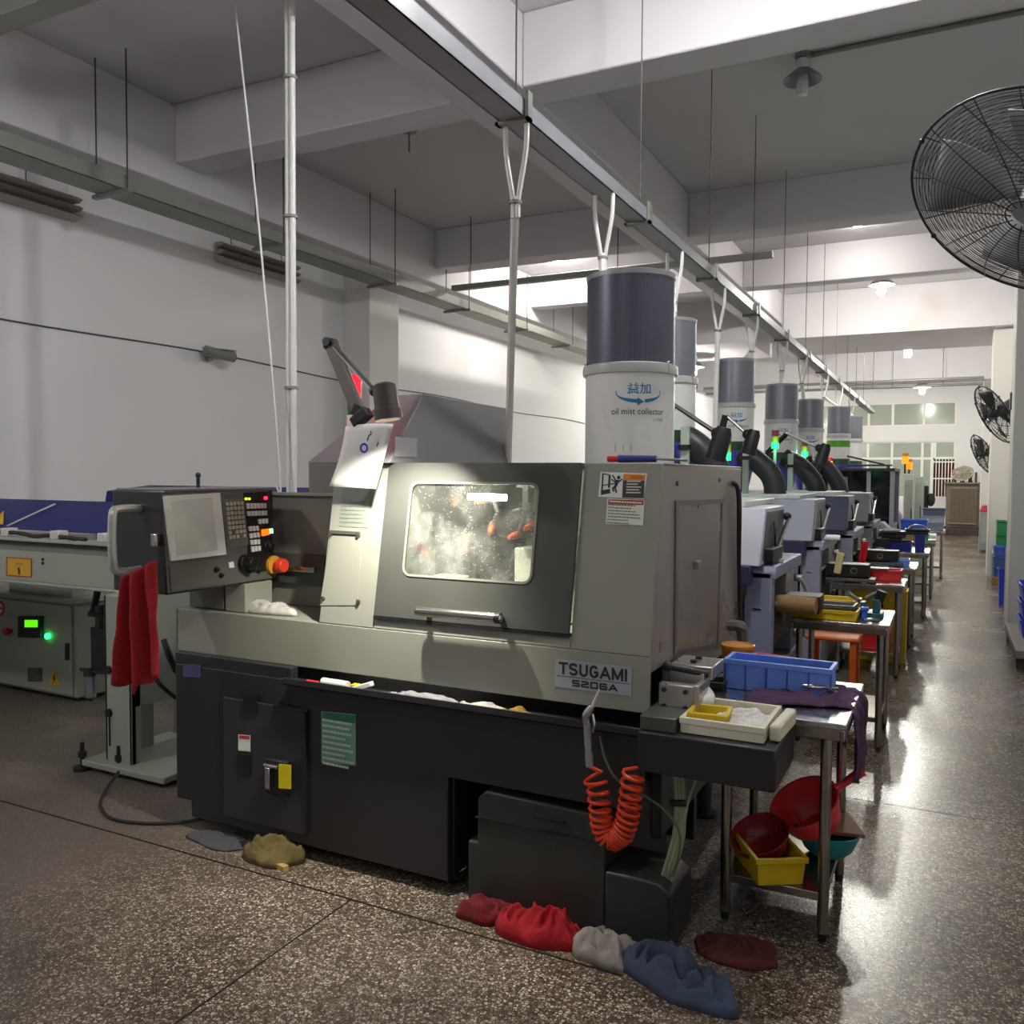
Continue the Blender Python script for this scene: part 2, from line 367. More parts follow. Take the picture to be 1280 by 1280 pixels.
# ================================================================ LIGHTS AND LAMPS
def plight(name, loc, power, r=.06, col=(1, .97, .92)):
    d = bpy.data.lights.new(name, 'POINT'); d.energy = power; d.shadow_soft_size = r; d.color = col
    o = bpy.data.objects.new(name, d); COL.objects.link(o); o.location = loc; return o
bulb_off = M('bulb_off', 'cfd0cf', .2)
shade_m = M('lamp_shade', '8c8c92', .4, .3)
def pendant(loc, label, on, power=0, k=1.0, cz=CZ):
    X, Y, Z = loc
    t = thing('ceiling_lamp', label, 'lamp', loc, 'ceiling lamps')
    MB().cy((X, Y, Z+.24*k), (X, Y, cz), .018).cy((X, Y, cz-.03), (X, Y, cz), .06).build('stem', shade_m, t)
    MB().la([(a*k, b*k) for a, b in ((.05, .24), (.075, .22), (.08, .12), (.1, .1))], loc).build('lamp_socket', M('socket_white', 'd8d8d6', .4), t)
    MB().la([(a*k, b*k) for a, b in ((.1, .11), (.2, .02), (.205, 0), (.2, .0), (.09, .095))], loc).build('lamp_shade', shade_m, t)
    bm_ = M('bulb_glow_%d_%d' % (power, k*100), 'ffffff', .4, emit=power/.27/k**2, ecol='fefcfa' if Y < 8 else 'fffcf0') if on else bulb_off
    MB().la([(a*k, b*k) for a, b in ((.0001, -.16), (.05, -.155), (.065, -.13), (.065, .0), (.05, .06))], loc, 20).build('bulb', bm_, t)
    return t
pendant((-1.06, 6.85, 4.555), 'unlit bell-shaped ceiling lamp above the tables, nearest to the camera', False, k=.68)
def spot(xy, label, power):
    X, Y = xy; t = thing('ceiling_light', label, 'lamp', (X, Y, CZ-.06), 'ceiling lamps')
    MB().cy((X, Y, CZ-.03), (X, Y, CZ), .1, n=24).build('housing', shade_m, t)
    MB().cy((X, Y, CZ-.07), (X, Y, CZ-.03), .06, .075, 24).build('diffuser', M('spot_glow_%d' % power, 'ffffff', .4, emit=power/.09, ecol='fffaf0'), t)
pendant((-.95, 13.6, 4.36), 'lit ceiling lamp with a flat conical shade above the second beam bay', True, 170, k=.85)
pendant((-.8, 18.6, 4.1), 'lit ceiling lamp just beyond the wide main beam', True, 160)
pendant((-.7, 24.6, 3.9), 'lit ceiling lamp furthest down the hall before the end windows', True, 140)
pendant((-.75, 3.6, 4.36), 'lit ceiling lamp over the front of the grey lathe', True, 165)
pendant((-4.4, 0.9, 3.55), 'unseen fill lamp over the floor left of the camera', True, 85)  # added out of view as fill, hung low to brighten the left wall
pendant((-1.2, -2.6, 4.36), 'unseen fill lamp behind the camera', True, 42)  # added behind the camera as fill light
spot((-1.1, 11.5), 'small lit ceiling light between the first two lit beams', 40)
spot((-5.15, 11.55), 'small lit ceiling light on the left side behind the overhead trunking', 100)
pendant((-4.6, 17.0, 3.75), 'lit ceiling lamp on the far left side of the hall', True, 160, cz=3.98)
pendant((-4.6, 23.5, 4.4), 'lit ceiling lamp at the far left end of the hall', True, 240)
w = bpy.data.worlds.new('w'); S.world = w; w.use_nodes = True
w.node_tree.nodes['Background'].inputs['Color'].default_value = (.5, .52, .55, 1); w.node_tree.nodes['Background'].inputs['Strength'].default_value = .05

tag(MB().cy((-1.0, 6.85, CZ-.02), (1.2, 6.85, CZ-.02), .018).build('ceiling_conduit', M('tray_grey', '86867e', .5, .2), None), 'thin grey conduit on the ceiling running right from the unlit bell lamp', 'conduit')
# ---- overhead trunking above the row
TX, TZ = -1.6, 3.02
t = thing('cable_trunking', 'long grey steel trunking hung from the ceiling above the machine row', 'trunking', (TX, 10, TZ))
MB().b(TX-.055, TX+.055, -4, 21.0, TZ, TZ+.004).b(TX-.055, TX-.05, -4, 21.0, TZ, TZ+.07).b(TX+.05, TX+.055, -4, 21.0, TZ, TZ+.07).b(TX-.055, TX+.055, -4, 21.0, TZ+.068, TZ+.072).build('channel', M('trunk_grey', '8f9097', .4, .25), t)
for y in [-3.05+1.55*i for i in range(15)]:
    bm_ = 3.98 if 15.5 < y < 18 else CZ
    MB().cy((TX+.01, y, TZ+.07), (TX+.01, y, bm_), .0038, n=6).build('hanger_rod', M('rod', '4c4a48', .5, .5), t)
    MB().b(TX-.075, TX+.075, y-.02, y+.02, TZ-.012, TZ).b(TX-.075, TX-.06, y-.02, y+.02, TZ-.012, TZ+.1).b(TX+.06, TX+.075, y-.02, y+.02, TZ-.012, TZ+.1).build('hanger_bracket', M('galv', '8f908c'), t)
drops = [(3.17, aY(633, 520, 4.26).x, 4.26, 1.2, 'dropping to the back of the grey lathe'), (4.16, -1.55, 4.05, 2.3, 'dropping behind the nearest oil mist collector'),
         (5.42, -1.62, 5.5, 2.55, 'dropping behind the second oil mist collector'), (6.59, -1.62, 6.55, .01, 'dropping between the second and third mist collectors'),
         (7.83, -1.7, 7.83, 2.6, 'dropping onto the third mist collector'), (9.38, -1.62, 9.4, 2.55, 'dropping onto the fourth mist collector'),
         (10.75, -1.58, 10.8, 2.5, 'dropping onto the fifth mist collector'), (12.76, -1.42, 12.76, 2.577, 'dropping onto the mist collector with a green band'),
         (14.55, -1.39, 14.55, 2.556, 'dropping onto the furthest mist collector'), (16.5, -1.5, 16.5, .01, 'dropping to the black glass machine')]
cond = M('white_conduit', 'e2e2de', .35)
for y, x1, y1, z1, lb in drops:
    t = thing('conduit_drop', 'white Y-shaped conduit '+lb, 'conduit', (TX, y, z1), 'white conduits dropping from the trunking')
    zj = TZ-.32
    MB().tb([(TX-.045, y, TZ-.0), (TX-.043, y, TZ-.12), (TX-.012, y, zj+.02), (TX-.01, y, zj-.06)], .011, sm=4).build('conduit_branch', cond, t)
    MB().tb([(TX+.05, y, TZ-.0), (TX+.046, y, TZ-.12), (TX+.014, y, zj+.02), (TX+.012, y, zj-.06)], .011, sm=4).build('conduit_branch', cond, t)
    MB().tb([(TX, y, zj+.02), (TX+(x1-TX)*.4, y+(y1-y)*.4, zj-(zj-z1)*.4), (x1, y1, z1)], .019, sm=5).build('conduit', cond, t)
    MB().cy((TX, y, zj-.004), (TX, y, zj+.008), .027).build('cable_tie', M('tie', '8a8a88', .5), t)
# ---- left cable tray with rods
LX, LZ = -5.72, 3.72
t = thing('cable_tray', 'grey steel cable tray hung on pairs of rods along the white wall', 'tray', (LX, 10, LZ))
MB().b(LX-.14, LX+.14, -4, 21, LZ, LZ+.005).b(LX-.14, LX-.135, -4, 21, LZ, LZ+.11).b(LX+.135, LX+.14, -4, 21, LZ, LZ+.11).build('tray_channel', M('tray_grey', '86867e', .5, .2), t)
for y in (-2, .5, 2.9, 4.55, 6.25, 8.05, 9.7, 11.4, 13.1, 14.8):
    for dx in (-.17, .17): MB().cy((LX+dx, y, LZ-.02), (LX+dx, y, CZ), .006, n=6).build('hanger_rod', MATS['rod'], t)
    MB().b(LX-.2, LX+.2, y-.02, y+.02, LZ-.03, LZ).build('cross_bar', M('galv', '8f908c'), t)
# pipe across the hall from the tray
t = thing('cross_pipe', 'grey trunking crossing the hall below the first left beam', 'trunking', (-4, 8.6, 3.85))
MB().b(-5.55, -1.7, 9.26, 9.34, 3.87, 3.93).build('pipe_channel', M('tray_grey', '86867e'), t)
for xx in (-5.3, -3.4): MB().cy((xx, 9.3, 3.93), (xx, 9.3, CZ), .006, n=6).build('hanger_rod', MATS['rod'], t)
t = thing('end_pipe', 'pair of thin grey pipes crossing the hall before the far wall', 'pipe', (-1, 21.1, 3.6))
for z, y in ((3.62, 21.2), (3.72, 20.9)): MB().cy((-5.4, y, z), (.58, y, z), .03).build('pipe', M('galv', '8f908c'), t)
for xx in (-3, -1.6, -1.2, -.2): MB().cy((xx, 21.05, 3.6), (xx, 21.05, CZ), .006, n=6).build('hanger_rod', MATS['rod'], t)
t = thing('overhead_channel', 'grey steel channel crossing the top left corner under the ceiling', 'channel', (-4, 3.07, 4.06))
MB().b(-5.5, -2.6, 3.0, 3.14, 4.06, 4.16).build('channel', M('tray_grey', '86867e'), t, .004)
for xx in (-5.0, -2.75): MB().cy((xx, 3.07, 4.16), (xx, 3.07, CZ), .006, n=6).build('hanger_rod', MATS['rod'], t)
tag(MB().tb([(-6.28, 9.02, .0), (-6.28, 9.02, 4.05)], .055, n=14).build('drain_pipe', M('pipe_dark', '6f6f6a', .5), None), 'dark grey vertical pipe beside the wall pilaster', 'pipe')
# slatted fixtures high on the white wall
def slat(y0, y1, z, lb):
    t = thing('slatted_fixture', lb, 'fixture', (-6.4, (y0+y1)/2, z), 'slatted fixtures high on the wall')
    br = M('slat_brown', '9a908b', .5)
    for i in range(3):
        zc = z-.07+.07*i
        MB().pr([(-6.46, zc-.022), (-6.38, zc-.022), (-6.34, zc), (-6.38, zc+.022), (-6.46, zc+.022)], 'y', y0, y1).build('slat', br, t)
    for y in (y0+.15*(y1-y0), y1-.2*(y1-y0)): MB().cy((-6.42, y, z+.07), (-6.42, y, 4.06), .004, n=6).build('hanger_wire', MATS['rod'], t)
slat(2.6, 4.77, 3.74, 'brown slatted fixture high on the white wall, cut off by the left frame edge')
slat(6.3, 7.42, 3.76, 'brown slatted metal fixture hung high on the white wall behind the vertical pole')
# cctv camera and its cable
t = thing('security_camera', 'small grey bullet security camera on the white wall', 'security camera', (-6.48, 6.24, 2.74))
MB().cy((-6.5, 6.24, 2.74), (-6.47, 6.24, 2.74), .05).build('mount', M('cctv_grey', '7d7c78', .4), t)
MB().tb([(-6.47, 6.24, 2.74), (-6.4, 6.26, 2.72), (-6.37, 6.2, 2.75)], .014).build('bracket_arm', M('cctv_grey', '7d7c78'), t)
MB().cy((-6.38, 6.08, 2.77), (-6.28, 6.36, 2.73), .05, n=18).build('camera_body', M('cctv_grey', '7d7c78'), t)
MB().cy((-6.281, 6.357, 2.7305), (-6.276, 6.372, 2.728), .036, .03, n=18).build('lens', M('lens', '101014', .1), t)
MB().ob((-6.33, 6.22, 2.795), (.075, .33, .008), Matrix.Rotation(-.33, 3, 'Z')).build('sun_hood', M('cctv_light', 'a5a49f', .4), t)
pts = [(-6.49, -4+20.4*i/36, 2.80-.014*(-4+20.4*i/36-3)-.02*math.sin((-4+20.4*i/36-3)*1.43)) for i in range(37)]
tag(MB().tb(pts, .007, n=6, sm=2).build('wall_cable', M('cable_grey', '55534f', .6), None), 'thin dark cable strung along the white wall past the security camera', 'cable')
# vertical pole left of the lathe and its loose cable
t = thing('conduit_pole', 'pair of white vertical conduits standing behind the control panel', 'conduit', (-3.5, 4.0, 0))
for dx in (-.014, .02): MB().cy((-3.5+dx, 4.0-abs(dx)*.3, 0), (-3.5+dx, 4.0, CZ), .018, n=12).build('conduit', cond, t)
for z in (1.0, 2.1, 3.1, 3.9): MB().cy((-3.497, 4, z), (-3.497, 4, z+.015), .042).build('clip', M('tie', '8a8a88'), t)
a, b_ = aY(292, -10, 3.9), aY(350, 590, 3.9)
tag(MB().tb([a, a.lerp(b_, .5)+V3((.02, 0, 0)), b_, aY(345, 606, 3.9)], .006, n=6, sm=6).build('hanging_cable', cond, None), 'thin pale cable hanging loose beside the vertical pole', 'cable')
# little hook fixture on the ceiling
t = thing('ceiling_hook', 'small metal hook plate on the left ceiling', 'hook', (-4.5, 6.75, CZ))
MB().cy((-4.5, 6.75, CZ-.02), (-4.5, 6.75, CZ), .07).build('plate', M('galv', '8f908c'), t)
MB().cy((-4.5, 6.75, CZ-.2), (-4.5, 6.75, CZ-.02), .008).build('hook_rod', M('galv', '8f908c'), t)
# ================================================================ MAIN LATHE
MX0, MX1 = -3.13, -.89
LS = .116/.66
def ly(z): return 2.8+(z-.985)*LS
LN = V3((0, -1, LS)).normalized()
def Lp(x, z, o=0): return V3((x, ly(z), z))+LN*o
def aL(px, py, o=0):
    d = ray(px, py); p0 = V3((0, 2.8, .985)); t = LN.dot(p0-CAM)/LN.dot(d); return CAM+d*t+LN*o
def lrect(x0, x1, z0, z1, o=0): return [Lp(x0, z0, o), Lp(x1, z0, o), Lp(x1, z1, o), Lp(x0, z1, o)]
def lq(mb, pts, o, t=.001):
    return mb.q(*[aL(px, py, o) for px, py in pts], t)
bg, dg_, dk = MATS['beige'], MATS['door_grey'], M('base_black', '27272b', .38, nz=.1, sc=3)
lathe = thing('cnc_lathe', 'large grey-beige lathe with black base, window door and nameplate in the foreground', 'machine', (-2.0, 3.5, 0))
# --- base
bz = MB()
BYF = 2.755
bz.pr([(-3.09, .13), (-3.0, .13), (-3.0, .06), (-1.66, .06), (-1.66, .46), (-.9, .46), (-.9, .745), (-3.09, .745)], 'y', BYF, 2.80)
bz.b(-3.09, -3.05, 2.8, 4.1, .13, .745).b(-3.0, -1.66, 3.9, 4.1, .06, .745).b(-.93, -.89, 2.95, 4.1, .3, .78).b(-1.72, -1.66, 2.8, 3.9, .06, .46).b(-1.66, -.93, 3.55, 3.6, .06, .6).b(-3.05, -.93, 2.86, 4.1, .60, .70)
bz.build('base_cabinet', dk, lathe, .006)
fe = MB()
for xx in (-2.9, -2.4, -1.8): fe.cy((xx, 2.95, 0), (xx, 2.95, .07), .035).cy((xx, 2.95, 0), (xx, 2.95, .015), .06)
for xx in (-2.9, -1.8, -1.0): fe.cy((xx, 4.0, 0), (xx, 4.0, .32 if xx > -1.5 else .07), .035).cy((xx, 4.0, 0), (xx, 4.0, .015), .06)
fe.each('levelling_foot', MATS['dark_metal'], lathe, 2)
d = MB().b(-2.79, -2.345, BYF-.012, BYF, .105, .63).build('electrical_door', M('base_black2', '2f2f34', .35, nz=.08), lathe, .004)
f = lambda px, py, o=.013: aY(px, py, BYF-o)
def fq(mb, x0, y0, x1, y1, o=.013, t=.001, skew=0):
    return mb.q(f(x0, y1, o), f(x1, y1+skew, o), f(x1, y0+skew, o), f(x0, y0, o), t)
MB().b(-2.5, -2.32, BYF-.016, BYF-.002, .625, .635).b(-2.352, -2.33, BYF-.018, BYF, .12, .62).build('door_edge', MATS['black_paint'], d)
lab(fq(MB(), 298, 918, 313, 938, skew=1.5).build('warning_label', MATS['label_white'], d), 'small white label with a red heading')
fq(MB(), 299, 919, 312, 923, .0145, skew=1).build('label_heading', M('label_red', 'b03028', .5), d)
fq(MB(), 297, 942, 313, 968, .014, .004, 2).build('recess_plate', MATS['black_plastic'], d)
fq(MB(), 305, 868, 321, 890, .014, .004, 2).build('recess_plate', MATS['black_plastic'], d)
c = f(350, 970)
sw = MB().ob(c+V3((0, -.012, 0)), (.115, .03, .15)).build('main_switch', MATS['black_plastic'], d, .006)
lab(fq(MB(), 349, 955, 364, 985, .046, .004, 1).build('switch_label', M('label_yellow', 'd8c715', .4), sw), 'bright yellow switch label')
MB().b(c.x-.03, c.x-.005, c.y-.06, c.y-.02, c.z-.04, c.z+.05).cy((c.x-.055, c.y-.035, c.z+.05), (c.x+.02, c.y-.035, c.z+.05), .008).build('switch_handle', MATS['chrome'], sw, .003)
nt = fq(MB(), 402, 889, 445, 953, .002, .0015, 4).build('notice_plate', M('notice_green', '6d9484', .35), lathe)
lab(nt, 'grey-green notice plate with a dark green heading')
fq(MB(), 403, 890, 444, 900, .0045, .0006, 4).build('notice_heading', M('notice_dark', '1f6652', .4), nt)
fq(MB(), 229, 830, 251, 846, .002, .001, 1).build('purple_sticker', M('purple_sticker', '4a4a74', .4), lathe)
o = f(423, 930, .005); sm_ = stripe_text(MB(), o, (1, 0, 0), (0, 0, 1), .16, .2, 9, .7, 3)
sm_.build('notice_print', M('pale_print', 'b8cdbf', .5), nt)
# --- apron and drip tray
MB().pr([(2.8, .79), (2.8, .985), (3.02, .985), (3.02, .975), (2.81, .975), (2.81, .79)], 'x', MX0, MX1).b(MX0, MX0+.012, 2.8, 4.1, .76, .985).b(MX0+.01, -2.3, 3.02, 4.1, .975, .985).build('front_apron', bg, lathe, .004)
MB().b(-2.42, MX1, 2.705, 2.80, .735, .742).b(-2.42, MX1, 2.705, 2.71, .735, .765).b(-3.09, -2.42, 2.757, 2.80, .735, .792).build('drip_tray', dk, lathe, .002)
# --- leaning front, sides, top, back
def lsheet(mb, x0, x1, z0, z1, th=.015):
    return mb.pr([(ly(z0), z0), (ly(z1), z1), (ly(z1)+th, z1), (ly(z0)+th, z0)], 'x', x0, x1)
sh = MB(); lsheet(sh, -2.31, -2.035, .985, 1.645); lsheet(sh, -1.185, MX1, .985, 1.645); lsheet(sh, -2.035, -1.185, .985, 1.03)
sh.build('front_panel', bg, lathe, .004)
cab_m = M('side_grey', '8d867f', .3, nz=.08, sc=2)
sd = MB().pr([(2.812, .93), (2.815, .985), (2.93, 1.642), (4.18, 1.635), (4.18, .80), (3.72, .805), (3.06, .93)], 'x', MX1-.012, MX1)
sd.build('side_panel', cab_m, lathe, .003)
MB().ring([(MX1, 3.06, 1.51), (MX1, 3.80, 1.50), (MX1, 3.76, .845), (MX1, 3.07, .945)], [(MX1, 3.09, 1.49), (MX1, 3.77, 1.48), (MX1, 3.73, .87), (MX1, 3.10, .965)], (.006, 0, 0)).build('side_door_frame', M('side_dark', '6a645e', .35), lathe)
MB().pr([(3.09, 1.49), (3.77, 1.48), (3.73, .87), (3.10, .965)], 'x', MX1, MX1+.002).build('side_door', M('side_grey2', '837b74', .25, nz=.12, sc=2), lathe)
pd = aX(868, 706, MX1)
MB().ob(pd+V3((.012, 0, 0)), (.02, .045, .035)).build('door_pull', cab_m, lathe, .004)
sc_ = MB()
for px, py in ((846, 604), (899, 600), (872, 632)):
    p = aX(px, py, MX1); sc_.cy(p, p+V3((.006, 0, 0)), .009)
sc_.each('screw', MATS['screw'], lathe)
MB().b(-2.31, MX1, 2.925, 4.18, 1.633, 1.645).b(-2.31, MX1, 4.165, 4.18, .8, 1.645).b(-2.31, -2.298, 2.93, 4.18, .985, 1.64).build('top_cover', bg, lathe, .003)
# --- interior
MB().b(-2.02, -1.2, 3.62, 3.63, .99, 1.63).b(-2.03, -2.02, 2.95, 3.62, .99, 1.63).b(-1.2, -1.19, 2.95, 3.62, .99, 1.63).b(-2.02, -1.2, 2.9, 3.62, .985, .995).b(-2.02, -1.2, 2.96, 3.62, 1.622, 1.632).build('interior_liner', M('liner', 'c3c8bc', .4, nz=.15), lathe)
hb = MB().b(-2.0, -1.72, 3.2, 3.6, 1.3, 1.6).b(-1.95, -1.75, 3.12, 3.6, 1.02, 1.3).cy((-1.72, 3.3, 1.4), (-1.6, 3.3, 1.4), .07).cy((-1.6, 3.3, 1.4), (-1.56, 3.3, 1.4), .045)
hb.build('headstock', M('tool_dark', '4b4d4b', .35, .4), lathe, .006)
MB().b(-1.46, -1.26, 3.2, 3.6, 1.0, 1.36).cy((-1.38, 3.15, 1.23), (-1.38, 3.25, 1.23), .05).build('sub_spindle', M('tool_light', 'a9ada2', .3, .3), lathe, .008)
MB().b(-1.92, -1.78, 3.02, 3.16, 1.0, 1.18).b(-1.66, -1.55, 3.1, 3.3, 1.0, 1.13).b(-1.6, -1.52, 3.18, 3.4, 1.13, 1.3).build('tool_post', M('tool_white', 'd0d2c6', .35), lathe, .006)
lp = MB().cy(aY(586, 621, 3.05), aY(632, 622, 3.05), .014)
lp.build('interior_light', M('tube_glow', 'ffffff', .4, emit=45, ecol='fffbe8'), lathe)
MB().b(-1.49, -1.465, 3.03, 3.07, 1.46, 1.62).b(-1.52, -1.42, 3.04, 3.06, 1.55, 1.565).build('light_bracket', MATS['chrome'], lathe)
on = M('nozzle_orange', 'd0582c', .4)
nz_ = [((565, 632), (575, 622)), ((535, 694), (512, 672)), ((583, 690), (580, 668)), ((612, 667), (616, 655)), ((655, 662), (668, 655)), ((636, 672), (648, 668)), ((597, 628), (610, 624))]
for (a_, c_) in nz_:
    p, q_ = aY(*a_, 3.08), aY(*c_, 3.14)
    MB().cy(p, p.lerp(q_, .5), .008, .014).cy(p.lerp(q_, .5), q_, .015).build('nozzle', on, lathe)
for pts in ([(617, 655), (622, 640), (618, 628), (605, 622), (590, 632)], [(650, 662), (655, 648), (656, 635), (640, 640)], [(512, 672), (505, 655), (520, 640)], [(580, 668), (590, 650), (575, 635), (575, 622)]):
    hp = [aY(x_, y_, 3.12) for x_, y_ in pts]; m_ = MB().tb(hp, .006, sm=4)
    for k in range(16):
        i = k/16*(len(hp)-1); j = int(i); m_.sp(hp[j].lerp(hp[j+1], i-j), .0105, n=8)
    m_.build('coolant_hose', M('hose_dark', '4a4c50', .4), lathe)
# --- door with rounded window
def rrect(x0, x1, z0, z1, r, o, k=7):
    pts = []; cor = []
    for cx, cz_, a0, ox, oz in ((x1-r, z0+r, -90, 1, 0), (x1-r, z1-r, 0, 1, 1), (x0+r, z1-r, 90, 0, 1), (x0+r, z0+r, 180, 0, 0)):
        for i in range(k):
            a = math.radians(a0+90*i/(k-1)); pts.append(Lp(cx+r*math.cos(a), cz_+r*math.sin(a), o)); cor.append((ox, oz, i/(k-1)))
    return pts, cor
DX0, DX1, DZ0, DZ1 = -2.03, -1.19, 1.037, 1.643
inn, cor = rrect(-1.912, -1.35, 1.2, 1.567, .035, 0)
out = [Lp(DX1 if ox else DX0, DZ1 if oz else DZ0, 0) for ox, oz, _ in cor]
door = MB().ring(out, inn, LN*.014).build('window_door', dg_, lathe)
inn2, _ = rrect(-1.905, -1.357, 1.207, 1.56, .03, .0142)
inn1, _ = rrect(-1.914, -1.348, 1.198, 1.569, .037, .0142)
MB().ring(inn1, inn2, LN*.004).build('window_seal', M('seal_grey', '8a8a80', .4), door)
MB().b(DX0, DX1, ly(DZ0)-.016, ly(DZ0)+.02, DZ0-.012, DZ0).build('door_rail', MATS['black_paint'], lathe)
g = bpy.data.materials.new('oily_glass'); g.use_nodes = True
n = g.node_tree.nodes; l = g.node_tree.links; n.remove(n['Principled BSDF'])
tr = n.new('ShaderNodeBsdfTransparent'); tr.inputs['Color'].default_value = (.88, .9, .86, 1)
gl = n.new('ShaderNodeBsdfGlossy'); gl.inputs['Roughness'].default_value = .12
df = n.new('ShaderNodeBsdfTranslucent'); df.inputs['Color'].default_value = (.75, .76, .7, 1)
dd = n.new('ShaderNodeBsdfDiffuse'); dd.inputs['Color'].default_value = (.72, .73, .68, 1)
tc = n.new('ShaderNodeTexCoord'); nt_ = n.new('ShaderNodeTexNoise'); nt_.inputs['Scale'].default_value = 5; nt_.inputs['Detail'].default_value = 6; nt_.inputs['Roughness'].default_value = .65
l.new(tc.outputs['Object'], nt_.inputs['Vector'])
mr = n.new('ShaderNodeMapRange'); mr.inputs['From Min'].default_value = .42; mr.inputs['From Max'].default_value = .75; mr.inputs['To Min'].default_value = .08; mr.inputs['To Max'].default_value = .62; l.new(nt_.outputs['Fac'], mr.inputs['Value'])
vo = n.new('ShaderNodeTexVoronoi'); vo.inputs['Scale'].default_value = 75; l.new(tc.outputs['Object'], vo.inputs['Vector'])
lt = n.new('ShaderNodeMath'); lt.operation = 'LESS_THAN'; lt.inputs[1].default_value = .17; l.new(vo.outputs['Distance'], lt.inputs[0])
mxv = n.new('ShaderNodeMath'); mxv.operation = 'MULTIPLY_ADD'; mxv.inputs[1].default_value = .35; l.new(lt.outputs['Value'], mxv.inputs[0]); l.new(mr.outputs['Result'], mxv.inputs[2])
ma = n.new('ShaderNodeAddShader'); mb_ = n.new('ShaderNodeMixShader'); mc = n.new('ShaderNodeMixShader'); mb_.inputs['Fac'].default_value = .5
l.new(df.outputs[0], mb_.inputs[1]); l.new(dd.outputs[0], mb_.inputs[2])
l.new(mxv.outputs[0], mc.inputs['Fac']); l.new(tr.outputs[0], mc.inputs[1]); l.new(mb_.outputs[0], mc.inputs[2])
md = n.new('ShaderNodeMixShader'); md.inputs['Fac'].default_value = .05; l.new(mc.outputs[0], md.inputs[1]); l.new(gl.outputs[0], md.inputs[2])
l.new(md.outputs[0], n['Material Output'].inputs['Surface'])
gp, _ = rrect(-1.912, -1.35, 1.2, 1.567, .035, .004)
lab(MB().add(gp, [tuple(range(len(gp)))]).build('window_pane', g, door, smooth=False), 'oil-spattered glass pane')
h0, h1 = Lp(-1.786, 1.07, .07), Lp(-1.445, 1.07, .07)
hd = MB().cy(h0, h1, .019, n=18).sp(h0, .019).sp(h1, .019)
lab(hd.build('door_handle', MATS['chrome'], door), 'polished steel bar handle')
MB().cy(Lp(-1.77, 1.07, 0), Lp(-1.77, 1.07, .07), .012).cy(Lp(-1.46, 1.07, 0), Lp(-1.46, 1.07, .07), .012).cy(Lp(-1.455, 1.07, .07), Lp(-1.435, 1.07, .07), .02).each('handle_post', MATS['black_paint'], door)
# --- left cover plate on the front
cp = MB(); lq(cp, [(400, 757), (447, 757), (453, 670), (414, 668)], 0, .003)
cp = cp.build('cover_plate', bg, lathe, .001)
lq(MB(), [(413, 667), (451, 669), (451, 665), (413, 663)], .003, .008).build('cover_hinge', MATS['door_grey'], cp)
sb_ = MB()
for px, py in ((415, 668), (449, 670), (405, 748), (449, 752)):
    p = aL(px, py, .003); sb_.cy(p, p+LN*.01, .008)
sb_.each('screw', MATS['screw'], cp)
ng = lq(MB(), [(424, 658), (461, 660), (465, 608), (428, 608)], .001, .001).build('grey_notice', M('notice_grey', '868d82', .4, nz=.2, sc=30), lathe)
lab(ng, 'faded grey printed notice below the hanging paper')
stripe_text(MB(), aL(443, 640, .003), (1, 0, 0), V3((0, LS, 1)), .13, .1, 6, .8, 5).build('notice_print', M('faded_ink', '7a7d76', .6), ng)
# --- right-hand labels
lb_ = lq(MB(), [(748, 621), (805, 624), (809, 592), (751, 590)], .001, .0012).build('safety_label', MATS['label_white'], lathe)
lab(lb_, 'white safety label with a falling figure pictogram and an orange band')
lq(MB(), [(779, 600), (806, 600.5), (807, 593.5), (780, 592.5)], .0025).build('orange_band', M('label_orange', 'e98a2e', .4), lb_)
lq(MB(), [(778, 622), (805, 623), (806, 601), (779, 600.5)], .0025).build('black_field', M('label_black', '3a3b3e', .4), lb_)
stripe_text(MB(), aL(793, 609, .004), (1, 0, 0), (0, LS, 1), .055, .05, 5, .7, 8).build('label_print', MATS['label_white'], lb_)
stripe_text(MB(), aL(797, 597, .004), (1, 0, 0), (0, LS, 1), .05, .012, 2, .8, 9).build('label_print', M('label_brown', '9c4c14', .5), lb_)
pg = MB()
def ls(a_, b2, w): # thick line on the leaning plane
    a_, b2 = aL(*a_, .003), aL(*b2, .003); dd_ = (b2-a_).normalized(); s_ = dd_.cross(LN)*w
    pg.q(a_-s_, b2-s_, b2+s_, a_+s_, .0004)
for a_, b2, w in (((752.5, 619), (754, 592), .003), ((762.5, 594), (761.5, 610), .004), ((751.5, 616), (763, 614), .008), ((753.5, 592), (762.5, 594), .002),
                  ((772.5, 600), (772, 603), .006), ((772, 603), (769, 609), .005), ((769, 609), (766, 611), .004), ((766, 611), (768, 614.5), .003), ((769, 609), (771, 616), .003),
                  ((771, 603), (766, 594), .0025), ((771, 604), (764.5, 599), .0022), ((773, 603), (778, 599), .0025), ((754, 607), (771, 604), .002)): ls(a_, b2, w)
hp_ = aL(773.8, 597, .003); pg.cy(hp_, hp_+LN*.0005, .0065)
pg.build('pictogram', MATS['ink'], lb_)
l2 = lq(MB(), [(757.5, 655), (804, 657), (806, 625.5), (759.5, 623)], .0015, .0012).build('rule_sheet', MATS['label_white'], lathe)
lab(l2, 'white rule sheet with a red heading')
lq(MB(), [(760.5, 630), (804.5, 631.5), (805, 625.8), (761, 624.3)], .003).build('red_heading', M('label_red', 'b03028'), l2)
stripe_text(MB(), aL(783, 628, .0045), (1, 0, -.03), (0, LS, 1), .12, .012, 1, .95, 11).build('heading_print', MATS['label_white'], l2)
stripe_text(MB(), aL(781, 643, .0035), (1, 0, -.03), (0, LS, 1), .125, .075, 7, .55, 12).build('sheet_print', M('faded_ink2', '83857c', .6), l2)
